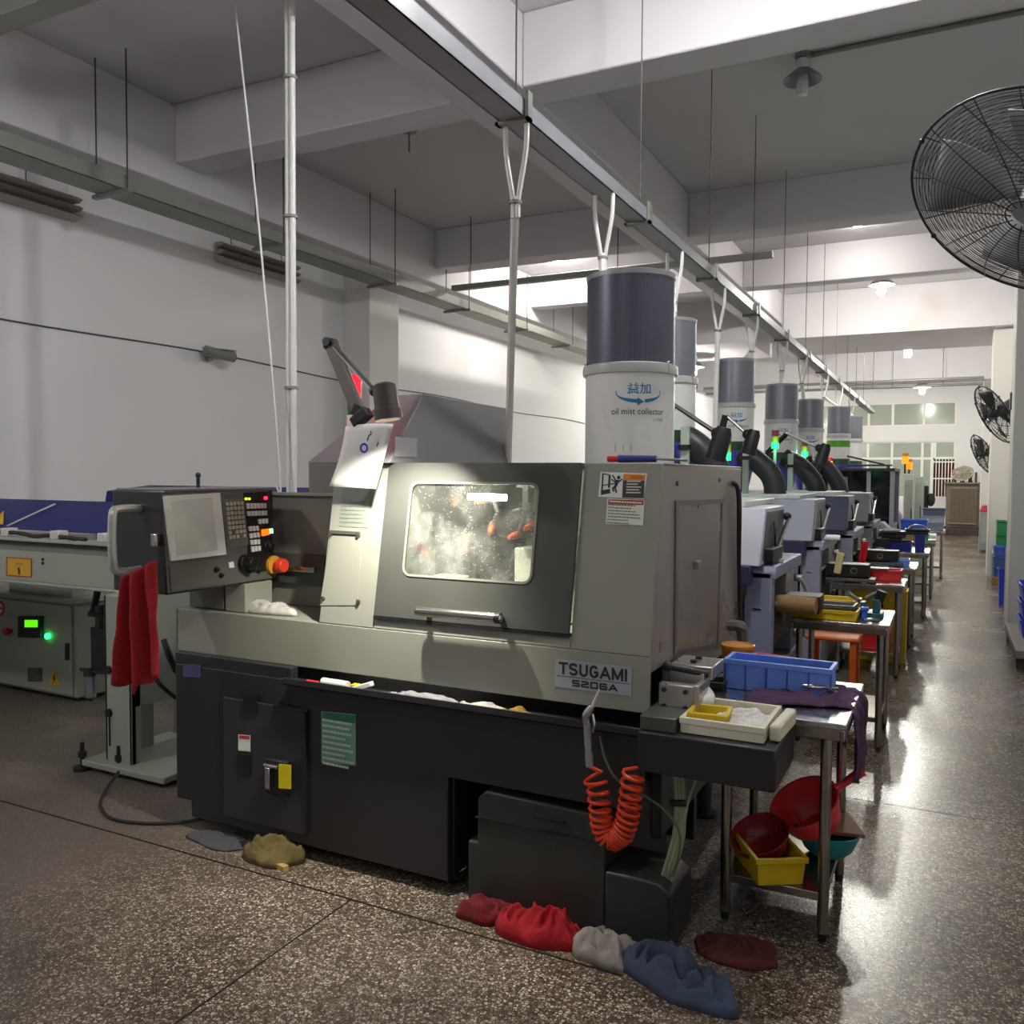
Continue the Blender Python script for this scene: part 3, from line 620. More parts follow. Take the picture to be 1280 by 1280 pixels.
# --- nameplate
npl = MB().b(-1.242, -.955, 2.7975, 2.8, .845, .945).build('nameplate', M('nameplate_grey', 'a2a4ab', .4), lathe)
blocktext('TSUGAMI', MATS['ink'], npl, (-1.098, 2.797, .915), (1, 0, 0), (0, 0, 1), .25, .036, .0085, [1, .95, .95, 1, 1.15, 1.2, .15], .42)
blocktext('s206A', MATS['ink'], npl, (-1.09, 2.797, .867), (1, 0, 0), (0, 0, 1), .165, .019, .006, [1, 1, 1, 1, 1.1], .38)
MB().b(-1.236, -.96, 2.7968, 2.7975, .8855, .8875).build('plate_line', MATS['ink'], npl)
lab(MB().ob(aX(826, 808, MX1)+V3((.001, 0, 0)), (.002, .035, .035)).build('side_sticker', M('sticker_tan', '8f7a4e', .4), lathe), 'small tan sticker')
# --- sloping rear hood
hy = [(-2.33, 2.84, 1.645), (-2.0, 2.80, 1.645), (-2.0, 3.11, 1.94), (-2.18, 3.11, 1.94)]
MB().add([(-2.42, 2.86, 1.645), (-2.0, 2.86, 1.645), (-2.0, 3.11, 1.94), (-2.17, 3.11, 1.94), (-2.42, 3.9, 1.645), (-2.0, 3.9, 1.645), (-2.0, 3.9, 1.935), (-2.17, 3.9, 1.935)],
         [(0, 1, 2, 3), (1, 5, 6, 2), (5, 4, 7, 6), (4, 0, 3, 7), (3, 2, 6, 7), (4, 5, 1, 0)]).build('rear_hood', MATS['grey_paint'], lathe, .004)
MB().q(aX(493, 571, -1.998), aX(521, 571, -1.998), aX(521, 548, -1.998), aX(494, 546, -1.998), .001).build('hood_label', M('hood_label', '9d9ca0', .4), lathe)
MB().b(-2.95, -2.55, 3.5, 4.0, 1.4, 1.655).build('rear_box', M('rear_grey', '77746f', .5), lathe, .004)
# --- left headstock cover
pn = MB().b(-3.08, -2.315, 3.12, 3.9, .985, 1.5).build('headstock_cover', M('panel_grey', '787770', .35, nz=.06), lathe, .004)
MB().b(-3.09, -2.31, 3.105, 3.15, 1.497, 1.512).build('cover_edge', bg, pn, .002)
MB().b(-2.9, -2.52, 3.095, 3.122, 1.09, 1.23).build('pull_recess', M('recess_dark', '474742', .4), pn, .004)
MB().b(-2.9, -2.56, 3.07, 3.094, 1.15, 1.175).build('pull_bar', MATS['chrome'], pn, .004)
# --- black arm tray on the right end, brackets
MB().b(-.885, -.45, 2.66, 3.02, .64, .772).build('end_tray', MATS['black_paint'], lathe, .006)
MB().b(-.885, -.765, 2.68, 2.95, .772, .82).b(-.88, -.86, 2.9, 3.1, .772, .93).build('chute_block', M('chute_grey', '56564f', .4, .3), lathe, .004)
br = MB().b(-.87, -.75, 2.83, 2.87, .8, .895).b(-.87, -.74, 2.93, 2.98, .8, .92).b(-.75, -.73, 2.83, 2.98, .81, .9).b(-.87, -.72, 2.97, 3.14, .89, .935)
br = br.build('hinge_bracket', M('alu', 'b3b2ab', .3, .7), lathe, .004)
bs = MB()
for dx in (-.85, -.775):
    for z in (.82, .875): bs.cy((dx, 2.83, z), (dx, 2.82, z), .008)
for y in (3.02, 3.09): bs.cy((-.8, y, .935), (-.8, y, .945), .012)
bs.each('bolt', MATS['dark_metal'], br)
MB().cy((-.86, 2.9, .94), (-.73, 2.95, .915), .012).sp((-.86, 2.9, .94), .018).build('lever', MATS['dark_metal'], lathe)
MB().cy((-.93, 3.86, .7), (-.9, 3.86, .8), .05).build('side_foot', MATS['black_rubber'], lathe)
MB().tb([(-.89, 3.98, 1.57), (-.865, 4.0, 1.52), (-.87, 4.06, 1.2), (-.875, 4.14, .9), (-.88, 4.2, .82)], .010, sm=5).tb([(-.89, 4.03, 1.56), (-.868, 4.05, 1.5), (-.875, 4.1, 1.1), (-.88, 4.2, .9)], .008, sm=5).build('side_hose', MATS['black_rubber'], lathe)
MB().tb([(-.89, 3.95, .92), (-.84, 3.95, .92), (-.83, 3.97, .9), (-.83, 3.98, .82)], .026, sm=4).build('pipe_elbow', M('elbow', '77736c', .4, .4), lathe)
# --- signal tower left of the hood
c = V3((-2.28, 3.0, 0))
st = MB().cy((c.x, c.y, 1.5), (c.x, c.y, 1.8), .01).cy((c.x, c.y, 1.79), (c.x, c.y, 1.85), .03).build('signal_tower', MATS['white_plastic'], lathe)
lab(MB().cy((c.x, c.y, 1.85), (c.x, c.y, 1.91), .029, n=20).build('green_lens', M('lens_green_off', '1d5a44', .25), st), 'unlit green lens')
lab(MB().cy((c.x, c.y, 1.912), (c.x, c.y, 2.02), .03, .033, n=20).build('red_lens', M('lens_red_on', 'ff1c24', .3, emit=3.0, ecol='ff1020'), st), 'lit red lens')
plight('red_signal', (c.x+.0, c.y-.07, 1.97), .5, .03, (1, .1, .1))

# ================================================================ CONTROL PENDANT (part of the lathe)
PX = -2.75
pend = MB().b(-3.06, PX, 2.415, 3.02, 1.115, 1.53).build('control_pendant', M('pendant_dark', '2c2c2d', .4), lathe, .008)
def pq(mb, pts, o, t=.001): return mb.q(*[aX(x_, y_, PX+o) for x_, y_ in pts], t)
fp = pq(MB(), [(209, 741), (344, 722), (334, 612), (203, 618)], 0, .003).build('face_plate', M('face_grey', '5c5c58', .4), pend)
bezel = pq(MB(), [(212, 701), (281, 693), (273, 616), (203, 620)], .003, .01).build('screen_bezel', M('bezel', 'dcded6', .35), fp)  # pale colour carries the glare reflected off the bezel
pq(MB(), [(221, 695), (272, 688), (265, 622), (215, 626)], .013, .001).build('screen', M('crt_screen_glare', 'cdd0c8', .15, nz=.2, sc=8), bezel)  # screen reflection painted into its pale colour
m_ = MB()
for i in range(8):
    a = i/8; m_.q(*[aX(x_, y_, PX+.0135) for x_, y_ in ((206+6*a, 637+55*a+5), (212+6*a, 636+55*a+5), (212+6*a, 636+55*a), (206+6*a, 637+55*a))], .003)
m_.build('soft_keys', M('key_white', 'd6d4cb', .5), bezel)
def keys(mb, quad, nx, ny, o, fx=.7, fy=.65, skip=()):
    P4 = [aX(x_, y_, PX+o) for x_, y_ in quad]   # bl br tr tl
    def at(u, v): return P4[0].lerp(P4[1], u).lerp(P4[3].lerp(P4[2], u), v)
    for i in range(nx):
        for j in range(ny):
            if (i, j) in skip: continue
            u0, v0 = i/nx, j/ny; u1, v1 = u0+fx/nx, v0+fy/ny
            mb.q(at(u0, v0), at(u1, v0), at(u1, v1), at(u0, v1), .006)
    return mb
kb = pq(MB(), [(283, 685), (310, 681), (304, 622), (276, 624)], .003, .004).build('keyboard', M('kb_grey', '66665f', .45), fp)
keys(MB(), [(286, 674), (308, 671), (304, 625), (281, 626)], 5, 8, .007, .72, .7, {(3, 0), (1, 1)}).build('letter_keys', M('key_beige', 'bdb3a2', .5), kb)
blk = pq(MB(), [(311, 716), (344, 712), (333, 614), (304, 616)], .003, .003).build('key_panel', MATS['black_plastic'], fp)
kk = MB()
for q4, nx in (([(308, 636), (333, 635), (333, 629), (307, 629)], 6), ([(309, 645), (334, 644), (334, 638), (308, 639)], 6), ([(323, 655), (335, 654), (335, 648), (322, 649)], 3), ([(311, 664), (324, 663), (323, 657), (310, 658)], 3), ([(312, 673), (325, 671), (324, 665), (311, 667)], 3), ([(313, 681), (325, 680), (325, 674), (312, 675)], 3), ([(314, 690), (326, 688), (326, 682), (313, 683)], 3)):
    keys(kk, q4, nx, 1, .006, .75, 1)
kk.build('function_keys', MATS['white_plastic'], blk)
def led(px, py, r_, nm, mat, o=.006, h=.006):
    p = aX(px, py, PX+o); return MB().cy(p, p+V3((h, 0, 0)), r_).build(nm, mat, blk)
led(331.5, 622.5, .008, 'red_led', M('led_red', 'ff3050', .3, emit=4, ecol='ff2040'))
for px in (307, 311): led(px, 623.5, .005, 'yellow_led', M('led_yel', 'd8ff30', .3, emit=2.5, ecol='b8ff20'))
pq(MB(), [(327, 670), (335.5, 668), (335, 661), (326.5, 662)], .006, .008).build('orange_button', M('btn_orange', 'ff6a14', .3, emit=2.0, ecol='ff5a08'), blk)
pq(MB(), [(336, 667), (340.5, 666.5), (340, 660.5), (335.7, 661)], .006, .006).build('green_button', M('btn_green', 'b8ffcc', .3, emit=1.2, ecol='a0ffc0'), blk)
def knob(px, py, r_, h, par=fp, nm='rotary_knob'):
    p = aX(px, py, PX+.003); return MB().cy(p, p+V3((h*.4, 0, 0)), r_, r_, 22).cy(p+V3((h*.4, 0, 0)), p+V3((h, 0, 0)), r_*.72, r_*.6, 22).build(nm, MATS['black_plastic'], par, .002)
knob(305, 704, .04, .06, nm='handwheel'); knob(334, 683, .026, .03); knob(269, 712, .014, .02); knob(275, 719, .012, .02); knob(320, 700, .014, .02); knob(322, 712, .016, .02)
pq(MB(), [(286, 710), (292, 709), (291, 702), (285, 703)], .003, .005).build('toggle_plate', MATS['white_plastic'], fp)
pq(MB(), [(265, 709), (272, 708), (271, 704), (265, 705)], .003, .002).build('small_tag', MATS['white_plastic'], fp)
lp_ = pq(MB(), [(213, 739), (283, 728), (281, 698), (211, 706)], .003, .004).build('lower_panel', M('lower_grey', '5f605a', .4), fp)
p = aX(340, 706, PX+.003)
es = MB().cy(p, p+V3((.02, 0, 0)), .042, n=24).build('emergency_stop', M('estop_yellow', 'd2972a', .4), fp, .002)
lab(MB().cy(p+V3((.02, 0, 0)), p+V3((.05, 0, 0)), .02, n=20).cy(p+V3((.045, 0, 0)), p+V3((.075, 0, 0)), .034, .03, 24).build('stop_button', M('estop_red', 'e0402a', .35), es, .003), 'red mushroom button')
MB().b(-3.04, -2.76, 2.42, 3.01, 1.53, 1.536).build('pendant_top', M('pendant_top', '8e8c86', .5), pend)
MB().cy((-2.9, 2.72, 1.53), (-2.9, 2.72, 1.585), .008).sp((-2.9, 2.72, 1.59), .012).build('eye_bolt', MATS['dark_metal'], pend)
MB().tb([(-2.90, 2.42, 1.455), (-2.90, 2.32, 1.455), (-2.90, 2.29, 1.43), (-2.90, 2.29, 1.25), (-2.90, 2.32, 1.21), (-2.9, 2.42, 1.21)], .017, sm=4).build('grab_handle', M('handle_pale', 'b9bdb2', .3, .4), pend)
MB().b(-2.80, -2.77, 2.38, 2.415, 1.31, 1.36).build('latch', MATS['chrome'], pend, .004)
MB().b(-2.86, -2.74, 2.83, 3.0, .987, 1.115).build('pivot_box', bg, lathe, .005)
MB().b(-3.08, -2.87, 2.83, 2.97, .99, 1.1).build('pivot_arm', M('arm_grey', '5a5852', .5), lathe, .005)
# ================================================================ THINGS ON AND AROUND THE LATHE
# --- task lamp clamped on the lathe (lit, shines on the front panel)
LY = 2.86
j0, j1, j2 = aY(450, 518, LY), aY(413, 428, LY-.03), aY(468, 489, LY-.28)
h0, h1 = aY(480, 482, LY-.3), aY(486, 525, LY-.3)
t = thing('task_lamp', 'brown-headed swing-arm task lamp clamped on top of the grey-beige lathe', 'task lamp', (j0.x, LY, 1.79))
arm_m = M('lamp_arm', '8d8682', .35, .5)
MB().ob(aY(452, 522, LY), (.085, .05, .045), Matrix.Rotation(-.6, 3, 'Y')).ob(aY(449, 514, LY), (.05, .045, .05), Matrix.Rotation(.5, 3, 'Y')).build('clamp', MATS['black_plastic'], t, .006)
d = (j1-j0).normalized(); R_ = V3((0, 0, 1)).rotation_difference(d).to_matrix()
MB().ob(j0.lerp(j1, .5), (.055, .03, (j1-j0).length), R_).build('lower_arm', arm_m, t, .006)
MB().cy(j1+V3((0, -.03, .0)), j1+V3((0, .03, 0)), .018).sp(j1+V3((-.012, 0, -.01)), .022).build('elbow_joint', MATS['dark_metal'], t)
MB().tb([j1, j1.lerp(j2, .5), j2], .011, n=10).build('upper_arm', MATS['chrome'], t)
MB().sp(j2, .02).build('head_joint', MATS['black_plastic'], t)
ax_ = (h1-h0).normalized(); Rl = V3((0, 0, -1)).rotation_difference(ax_).to_matrix(); ln = (h1-h0).length
head = MB().la([(.028, .008), (.042, 0), (.045, -ln*.68), (.05, -ln*.7), (.05, -ln), (.042, -ln), (.04, -ln*.9), (.0001, -ln*.85)], h0, 24, Rl).build('lamp_head', M('lamp_brown', '4d4440', .4), t)
lab(MB().la([(.0001, -ln*.9), (.036, -ln*.9)], h0, 20, Rl).build('bulb', M('led_bulb', 'fff6e0', .4, emit=12), head), 'lit lens')
sd_ = bpy.data.lights.new('task_spot', 'SPOT'); sd_.energy = 92; sd_.spot_size = math.radians(105); sd_.spot_blend = .85; sd_.shadow_soft_size = .02; sd_.color = (1, .95, .82)
so = bpy.data.objects.new('task_spot', sd_); COL.objects.link(so); so.location = h1+ax_*.015
so.rotation_euler = V3((0, 0, -1)).rotation_difference(V3((-.25, .45, -1)).normalized()).to_euler()
MB().tb([j0, j0+V3((-.03, .05, -.05)), j0+V3((-.04, .2, -.06))], .006, sm=5).build('cord', MATS['black_rubber'], t)
# --- hanging sheet of paper
k = 10; pv = []
tl, tr_, br_, bl_ = (432, 533), (492, 530), (470, 611), (411, 608)
for j in range(k+1):
    for i in range(k+1):
        u, v = i/k, j/k
        px = (tl[0]*(1-u)+tr_[0]*u)*(1-v)+(bl_[0]*(1-u)+br_[0]*u)*v + 3*math.sin(v*3.1)*(1-u)
        py = (tl[1]*(1-u)+tr_[1]*u)*(1-v)+(bl_[1]*(1-u)+br_[1]*u)*v - 2*math.sin(u*3.1)*(1-v)
        pv.append(aY(px, py, 2.845-.05*v-.012*math.sin(v*4+u*2)))
pf = [(j*(k+1)+i, j*(k+1)+i+1, (j+1)*(k+1)+i+1, (j+1)*(k+1)+i) for j in range(k) for i in range(k)]
t = thing('paper_sheet', 'white sheet of paper with a blue mark hanging over the front of the lathe', 'paper', (pv[5].x, 2.84, 1.55))
MB().add(pv, pf).build('sheet', MATS['paper'], t, solid=.001)
c = aY(455, 560, 2.80); m_ = MB()
m_.la([(.012, -.0006), (.02, -.0006), (.02, .0006), (.012, .0006)], c, 18, Matrix.Rotation(math.pi/2, 3, 'X'), closed=True)
m_.build('blue_mark', M('ink_blue', '2c30a8', .5), t)
m_ = MB().tb([aY(459, 551, 2.80), aY(461, 545, 2.803), aY(464, 542, 2.805), aY(463, 539, 2.806)], .0025, n=6, sm=3).tb([aY(471, 558, 2.8), aY(473, 553, 2.803)], .0022, n=6)
m_.build('pen_mark', MATS['ink'], t)
# --- cloths
def rag(label, mat, cx, cy, rx, ry, h, seed, rot=0, z0=0, name='rag', group=None, cat='rag'):
    n1, n2 = 30, 72; vs = []; off = V3((seed*7.3, seed*3.1, seed))
    for i in range(n1+1):
        r_ = i/n1
        for j in range(n2):
            a = 2*math.pi*j/n2; e = 1+.28*noise.noise(V3((math.cos(a)*1.3, math.sin(a)*1.3, 0))+off)
            x_, y_ = math.cos(a)*r_*e, math.sin(a)*r_*e
            q_ = V3((x_*rx*9, y_*ry*9, 0))+off
            wq = q_+V3((noise.noise(q_*.8), noise.noise(q_*.8+off), 0))*1.1
            f_ = 1.3*abs(noise.noise(wq*1.0))+1.0*abs(noise.noise(wq*2.4+off))+.15*abs(noise.noise(q_*6))
            z = h*(1-r_**3)**.5*(.38+.75*max(0, 1-f_))+.003 if r_ < 1 else .001
            X_, Y_ = x_*rx, y_*ry
            vs.append((cx+X_*math.cos(rot)-Y_*math.sin(rot), cy+X_*math.sin(rot)+Y_*math.cos(rot), z0+max(.001, z)))
    fs = [(i*n2+j, i*n2+(j+1) % n2, (i+1)*n2+(j+1) % n2, (i+1)*n2+j) for i in range(n1) for j in range(n2)]
    fs.append(tuple(n1*n2+j for j in range(n2)))
    return tag(MB().add(vs, fs).build(name, mat, None, ang=180), label, cat, group)
def cloth_m(nm, hx): return M(nm, hx, .92, nz=.25, sc=9, bump=.4, bsc=60)
rag('dark red rag heaped on the floor, left end of the row of rags', cloth_m('rag_dkred', '6d1019'), -1.44, 2.70, .12, .07, .075, 3, .2)
rag('bright red rag crumpled on the floor against the dark tank', cloth_m('rag_red', 'a81524'), -1.22, 2.665, .17, .085, .10, 5, .1)
rag('grey and white patterned rag crumpled on the floor between red and blue cloths', M('rag_print', 'a8a19a', .9, nz=.75, sc=16, bump=.4, bsc=60), -.985, 2.65, .12, .075, .085, 8, .1)
rag('long slate-blue cloth crumpled on the floor at the end of the row of rags', cloth_m('rag_blue', '47546b'), -.72, 2.61, .21, .10, .10, 11, -.3)
rag('faded dark red rag lying under the steel table', cloth_m('rag_maroon', '5a2320'), -.6, 2.88, .14, .1, .04, 14)
rag('olive brown sack lying on the floor under the lathe base', cloth_m('rag_olive', '6b5d34'), -2.47, 2.70, .14, .09, .1, 17, .1, name='sack', cat='sack')
rag('flat dark grey rag on the floor beneath the electrical door', cloth_m('rag_grey', '4b4b4f'), -2.8, 2.72, .17, .07, .025, 20)
for k, (px, py, r_) in enumerate(((344, 1082, .3), (352, 1087, -.2))):
    p = aZ(px, py)
    tag(MB().ob((p.x, p.y, .012), (.06, .025, .022), yawm(r_)).build('wood_scrap', M('wood_scrap', 'c2a15c', .7), None, .002), ('pale wood scrap lying beside the olive sack' if k == 0 else 'pale wood scrap nearest the camera in front of the olive sack'), 'wood')
# red cloth over the pendant handle
def hang(name, label, mat, top, bot, folds, amp, cat='cloth', n1=44, n2=26, group=None, solid=.006):
    """top/bot: lists of (x,y,z) corner pairs, hanging straight down with pleats"""
    t0, t1, b0, b1 = V3(top[0]), V3(top[1]), V3(bot[0]), V3(bot[1]); vs = []
    nn = (t1-t0).cross(V3((0, 0, 1))).normalized()
    if nn.y > 0: nn = -nn
    for j in range(n2+1):
        v = j/n2
        for i in range(n1+1):
            u = i/n1
            p = t0.lerp(t1, u).lerp(b0.lerp(b1, u), v)
            w_ = math.sin(u*folds*6.28+1.3*math.sin(v*2+u*3))*amp*(.25+v)+.4*amp*noise.noise(V3((u*6, v*4, folds)))
            z_ = .05*noise.noise(V3((u*5, folds, 3)))*(v**2) - .08*abs(math.sin(u*3.0+.5))*v**4
            vs.append(p+nn*w_+V3((0, 0, z_)))
    fs = [(j*(n1+1)+i, j*(n1+1)+i+1, (j+1)*(n1+1)+i+1, (j+1)*(n1+1)+i) for j in range(n2) for i in range(n1)]
    return tag(MB().add(vs, fs).build(name, mat, None, ang=180, solid=solid), label, cat, group)
a, b_, c, d = aY(152, 722, 2.27), aY(194, 700, 2.3), aY(147, 842, 2.27), aY(203, 836, 2.3)
hang('work_cloth', 'red work cloth hanging from the handle of the control panel', MATS['red_cloth'], (a, b_), (c, d), 2.6, .028)
# --- air gun with orange coil
GY = 2.645
t = thing('air_gun', 'silver air blow gun with an orange coiled hose hanging on the lathe front', 'air gun', (aY(737, 900, GY).x, GY, .3))
g0, g1, g2 = aY(737, 958, GY), aY(734, 905, GY), aY(737, 888, GY)
MB().tb([g0, aY(735, 930, GY), g1], [.009, .012, .013], n=12).cy(g0, g0.lerp(g1, .3), .013).build('grip', M('gun_grey', 'a7a9ab', .35, .6), t)
MB().tb([g1, aY(733, 895, GY), g2, aY(741, 882, GY)], [.014, .016, .015, .01], n=12, sm=3).build('gun_body', MATS['chrome'], t)
MB().cy(aY(739, 886, GY), aY(749, 862, GY-.01), .006, .003).build('nozzle', MATS['white_plastic'], t)
MB().tb([aY(741, 893, GY-.01), aY(743, 905, GY-.02), aY(741, 915, GY-.015)], .004, n=6, sm=3).build('trigger', MATS['chrome'], t)
path = [aY(x_, y_, GY) for x_, y_ in ((741, 968), (747, 985), (750, 1010), (752, 1030), (757, 1044), (767, 1049), (778, 1042), (784, 1026), (787, 1005), (789, 985), (792, 966))]
dense = []
for i in range(len(path)-1):
    for j in range(60): dense.append(path[i].lerp(path[i+1], j/60))
L = [0]
for i in range(1, len(dense)): L.append(L[-1]+(dense[i]-dense[i-1]).length)
hel = []; turns = 23; n_h = turns*14
for i in range(n_h+1):
    f_ = i/n_h
    # tighter turns in the bend
    s_ = L[-1]*(f_+.09*math.sin(2*math.pi*f_)*1.0)
    k = min(range(len(L)), key=lambda q_: abs(L[q_]-s_)); p = dense[k]
    dt = (dense[min(k+40, len(dense)-1)]-dense[max(k-40, 0)]).normalized()
    u = dt.cross(V3((0, 1, 0))).normalized(); w_ = V3((0, 1, 0)); th = 2*math.pi*turns*f_
    hel.append(p+u*.034*math.cos(th)+w_*.034*math.sin(th))
lab(MB().tb([g0]+hel+[aY(805, 958, GY+.03)], .0062, n=7).build('coil_hose', M('coil_orange', 'd8401a', .35), t), 'orange coiled air hose')
e_ = aY(805, 958, GY+.03)
MB().cy(e_, e_+V3((.0, .06, .01)), .012).build('coupling', MATS['chrome'], t)
# --- chip / coolant tank slid in under the lathe
t = thing('coolant_tank', 'dark grey coolant tank slid under the right end of the lathe', 'tank', (-1.2, 3.1, 0))
tm = M('tank_grey', '2e302f', .42, nz=.12)
MB().pr([(-1.575, .012), (-1.575, .235), (-1.535, .235), (-1.535, .40), (-1.5, .435), (-1.03, .425), (-1.03, .012)], 'y', 2.76, 3.5).pr([(-1.03, .012), (-1.03, .235), (-.84, .235), (-.79, .2), (-.79, .012)], 'y', 2.76, 3.0).build('tank_body', tm, t, .008)
MB().b(-1.54, -1.03, 2.752, 2.76, .33, .335).b(-1.3, -1.18, 2.745, 2.76, .375, .385).build('lid_seam', MATS['black_plastic'], t)
MB().tb([(-.8, 2.757, .2), (-.8, 2.742, .2), (-.8, 2.742, .08), (-.8, 2.757, .08)], .006).build('tank_handle', MATS['dark_metal'], t)
# --- pale green coolant hoses and a thin airline
hm = M('hose_green', '8d9a78', .4)
t = thing('coolant_hoses', 'bundle of pale green hoses hanging at the right end of the lathe', 'hose', (-.75, 2.8, .2))
for k in range(3):
    o_ = k*4
    MB().tb([aY(842+o_, 955, 2.86), aY(846+o_, 1000, 2.84), aY(843+o_*1.3, 1045, 2.82), aY(832+o_*1.4, 1085, 2.82), aY(826+o_*1.4, 1105, 2.84)], .009, sm=5).build('hose', hm, t)
MB().tb([aY(878, 955, 2.86), aY(862, 995, 2.84), aY(855, 1030, 2.82)], .005, sm=5).build('thin_hose', hm, t)
MB().cy(aY(838, 1004, 2.83), aY(858, 1004, 2.83), .012).build('hose_tie', MATS['black_plastic'], t)
tag(MB().tb([aY(750, 920, 2.74), aY(757, 950, 2.72), aY(772, 975, 2.70), aY(800, 992, 2.7), aY(830, 1012, 2.70), aY(849, 1040, 2.69), aY(848, 1070, 2.7), aY(840, 1095, 2.72)], .0045, n=6, sm=5).build('air_line', M('line_olive', '5f6450', .4), None), 'thin olive air line looping from under the nameplate to the hose bundle', 'hose')
# --- small things in the drip tray and on top of the lathe
tag(MB().cy((-2.24, 2.74, .762), (-2.11, 2.735, .762), .016).build('grease_tube', MATS['white_plastic'], None), 'white tube lying in the drip tray left of the handle shadow', 'tube')
tag(MB().ob((-2.04, 2.735, .765), (.1, .025, .02), Matrix.Rotation(-.35, 3, 'Y')).build('white_stick', MATS['white_plastic'], None, .003), 'white stick leaning in the drip tray beside the white tube', 'stick')
tag(MB().ob((-2.08, 2.745, .757), (.03, .03, .025)).build('yellow_block', MATS['yellow_plastic'], None, .003), 'small yellow block between white tube and white stick in the drip tray', 'block')
tag(MB().cy((-2.32, 2.74, .753), (-2.26, 2.74, .753), .008).build('red_marker', MATS['red_plastic'], None), 'small red marker left of the white tube in the drip tray', 'marker')
rag('grey wiping rag lying in the drip tray below the door handle', cloth_m('rag_tray', '8e8b90'), -1.75, 2.735, .16, .028, .03, 23, 0, .743)
rag('pale wiping rag in the drip tray, further right below the door', cloth_m('rag_tray2', 'c0bdb8'), -1.5, 2.735, .1, .028, .028, 26, 0, .743)
rag('yellow wiping rag in the drip tray next to the pale rag', cloth_m('rag_tray3', 'b08a3a'), -1.36, 2.735, .06, .028, .03, 29, 0, .743)
p = aZ(797, 574, 1.652)
t = thing('screwdriver', 'blue-handled screwdriver lying on top of the lathe below the mist collector', 'screwdriver', (-1.0, 2.96, 1.646))
MB().cy((-1.07, 2.96, 1.66), (-.93, 2.965, 1.66), .014, .012).build('handle', M('handle_blue', '27337e', .4), t)
MB().cy((-1.11, 2.958, 1.66), (-1.07, 2.96, 1.66), .011).build('red_end', MATS['red_plastic'], t)
MB().cy((-.93, 2.965, 1.66), (-.82, 2.97, 1.655), .005).build('shaft', MATS['steel'], t)
rag('crumpled clear plastic wrap on the ledge under the control panel', M('plastic_wrap', 'b9b9b2', .12, nz=.3, sc=20), -2.67, 2.89, .16, .05, .05, 31, 0, .986, name='plastic_wrap', cat='wrap')

# ================================================================ BAR FEEDER at the left
FM = M('feeder_green', '9aa093', .45, nz=.05, sc=3)
t = feeder = thing('bar_feeder', 'grey-green bar feeder with yellow warning sign left of the lathe', 'machine', (-4.6, 3.4, 0))
MB().b(-6.3, -4.02, 3.2, 3.55, .96, 1.14).b(-6.3, -4.0, 3.18, 3.57, .945, .962).build('feeder_beam', FM, t, .006)
MB().pr([(3.2, 1.14), (3.26, 1.2), (3.5, 1.2), (3.55, 1.14)], 'x', -6.3, -4.05).build('feeder_trough', M('feeder_dark', '73776d', .45), t, .003)
MB().b(-6.3, -4.05, 3.19, 3.28, 1.195, 1.215).b(-5.6, -4.4, 3.3, 3.36, 1.215, 1.245).build('feeder_rail', MATS['alu'], t, .003)
for xx in (-5.0, -4.55, -4.15): MB().b(xx-.035, xx+.035, 3.2, 3.27, 1.215, 1.265).build('clamp_block', M('clamp_white', 'c8c8c2', .4), t, .006)
MB().tb([(-5.2, 3.22, 1.235), (-4.9, 3.215, 1.24), (-4.75, 3.22, 1.225), (-4.6, 3.215, 1.235), (-4.3, 3.22, 1.222)], .012, n=8, sm=4).build('rail_cable', MATS['black_rubber'], t)
sg = MB().q(aY(8, 720, 3.199), aY(40, 722, 3.199), aY(40, 698, 3.199), aY(8, 696, 3.199), .002).build('warning_sign', M('sign_red', 'a03c22', .5), t)
lab(sg, 'yellow warning sign with a red border')
MB().q(aY(9.5, 718.5, 3.197), aY(38.5, 720.5, 3.197), aY(38.5, 699.5, 3.197), aY(9.5, 697.5, 3.197), .001).build('sign_field', M('sign_yellow', 'cfa422', .5), sg)
text('当心夹手', M('sign_brown', '6e4a12', .6), sg, aY(24, 705, 3.1955), (1, 0, 0), (0, 0, 1), .07, .018)
MB().cy(aY(24, 711, 3.196), aY(24, 711, 3.194), .008).b(aY(23, 718, 3.195).x, aY(25, 718, 3.195).x, 3.194, 3.196, aY(24, 718, 3.195).z, aY(24, 712, 3.195).z).build('sign_symbol', MATS['ink'], sg)
for px, py in ((54, 699), (54, 704), (149, 706), (149, 711)):
    p = aY(px, py, 3.2); MB().cy(p, p+V3((0, -.008, 0)), .008, n=8).build('bolt', MATS['dark_metal'], t)
# stand at the lathe end
SX0, SX1 = aY(131, 850, 3.1).x, aY(164, 850, 3.1).x
MB().b(SX0, SX1, 3.10, 3.13, .05, .95).b(SX0, SX0+.02, 3.1, 3.4, .05, .95).b(SX1-.02, SX1, 3.1, 3.6, .36, .95).b(SX1-.02, SX1, 3.54, 3.6, .05, .95).b(SX1-.02, SX1, 3.1, 3.16, .05, .95).build('stand_post', FM, t, .005)
MB().b(-6.2, -6.0, 3.2, 3.5, 0, .95).build('stand_post', FM, t, .005)
MB().b(-4.12, -3.5, 3.04, 3.62, .025, .06).build('stand_base', FM, t, .006)
for px, py in ((103, 950), (149, 955)):
    p = aZ(px, py+12, .0)
    MB().cy((p.x, p.y, 0), (p.x, p.y, .15), .012).cy((p.x, p.y, .0), (p.x, p.y, .02), .045).cy((p.x, p.y, .07), (p.x, p.y, .1), .022, n=6).build('levelling_bolt', MATS['dark_metal'], t)
for z in (.32, .55): MB().cy((-3.97, 3.1, z), (-3.97, 3.085, z), .022).build('slot_knob', MATS['black_plastic'], t)
MB().b(-3.975, -3.965, 3.096, 3.1, .14, .30).build('post_slot', MATS['black_plastic'], t)
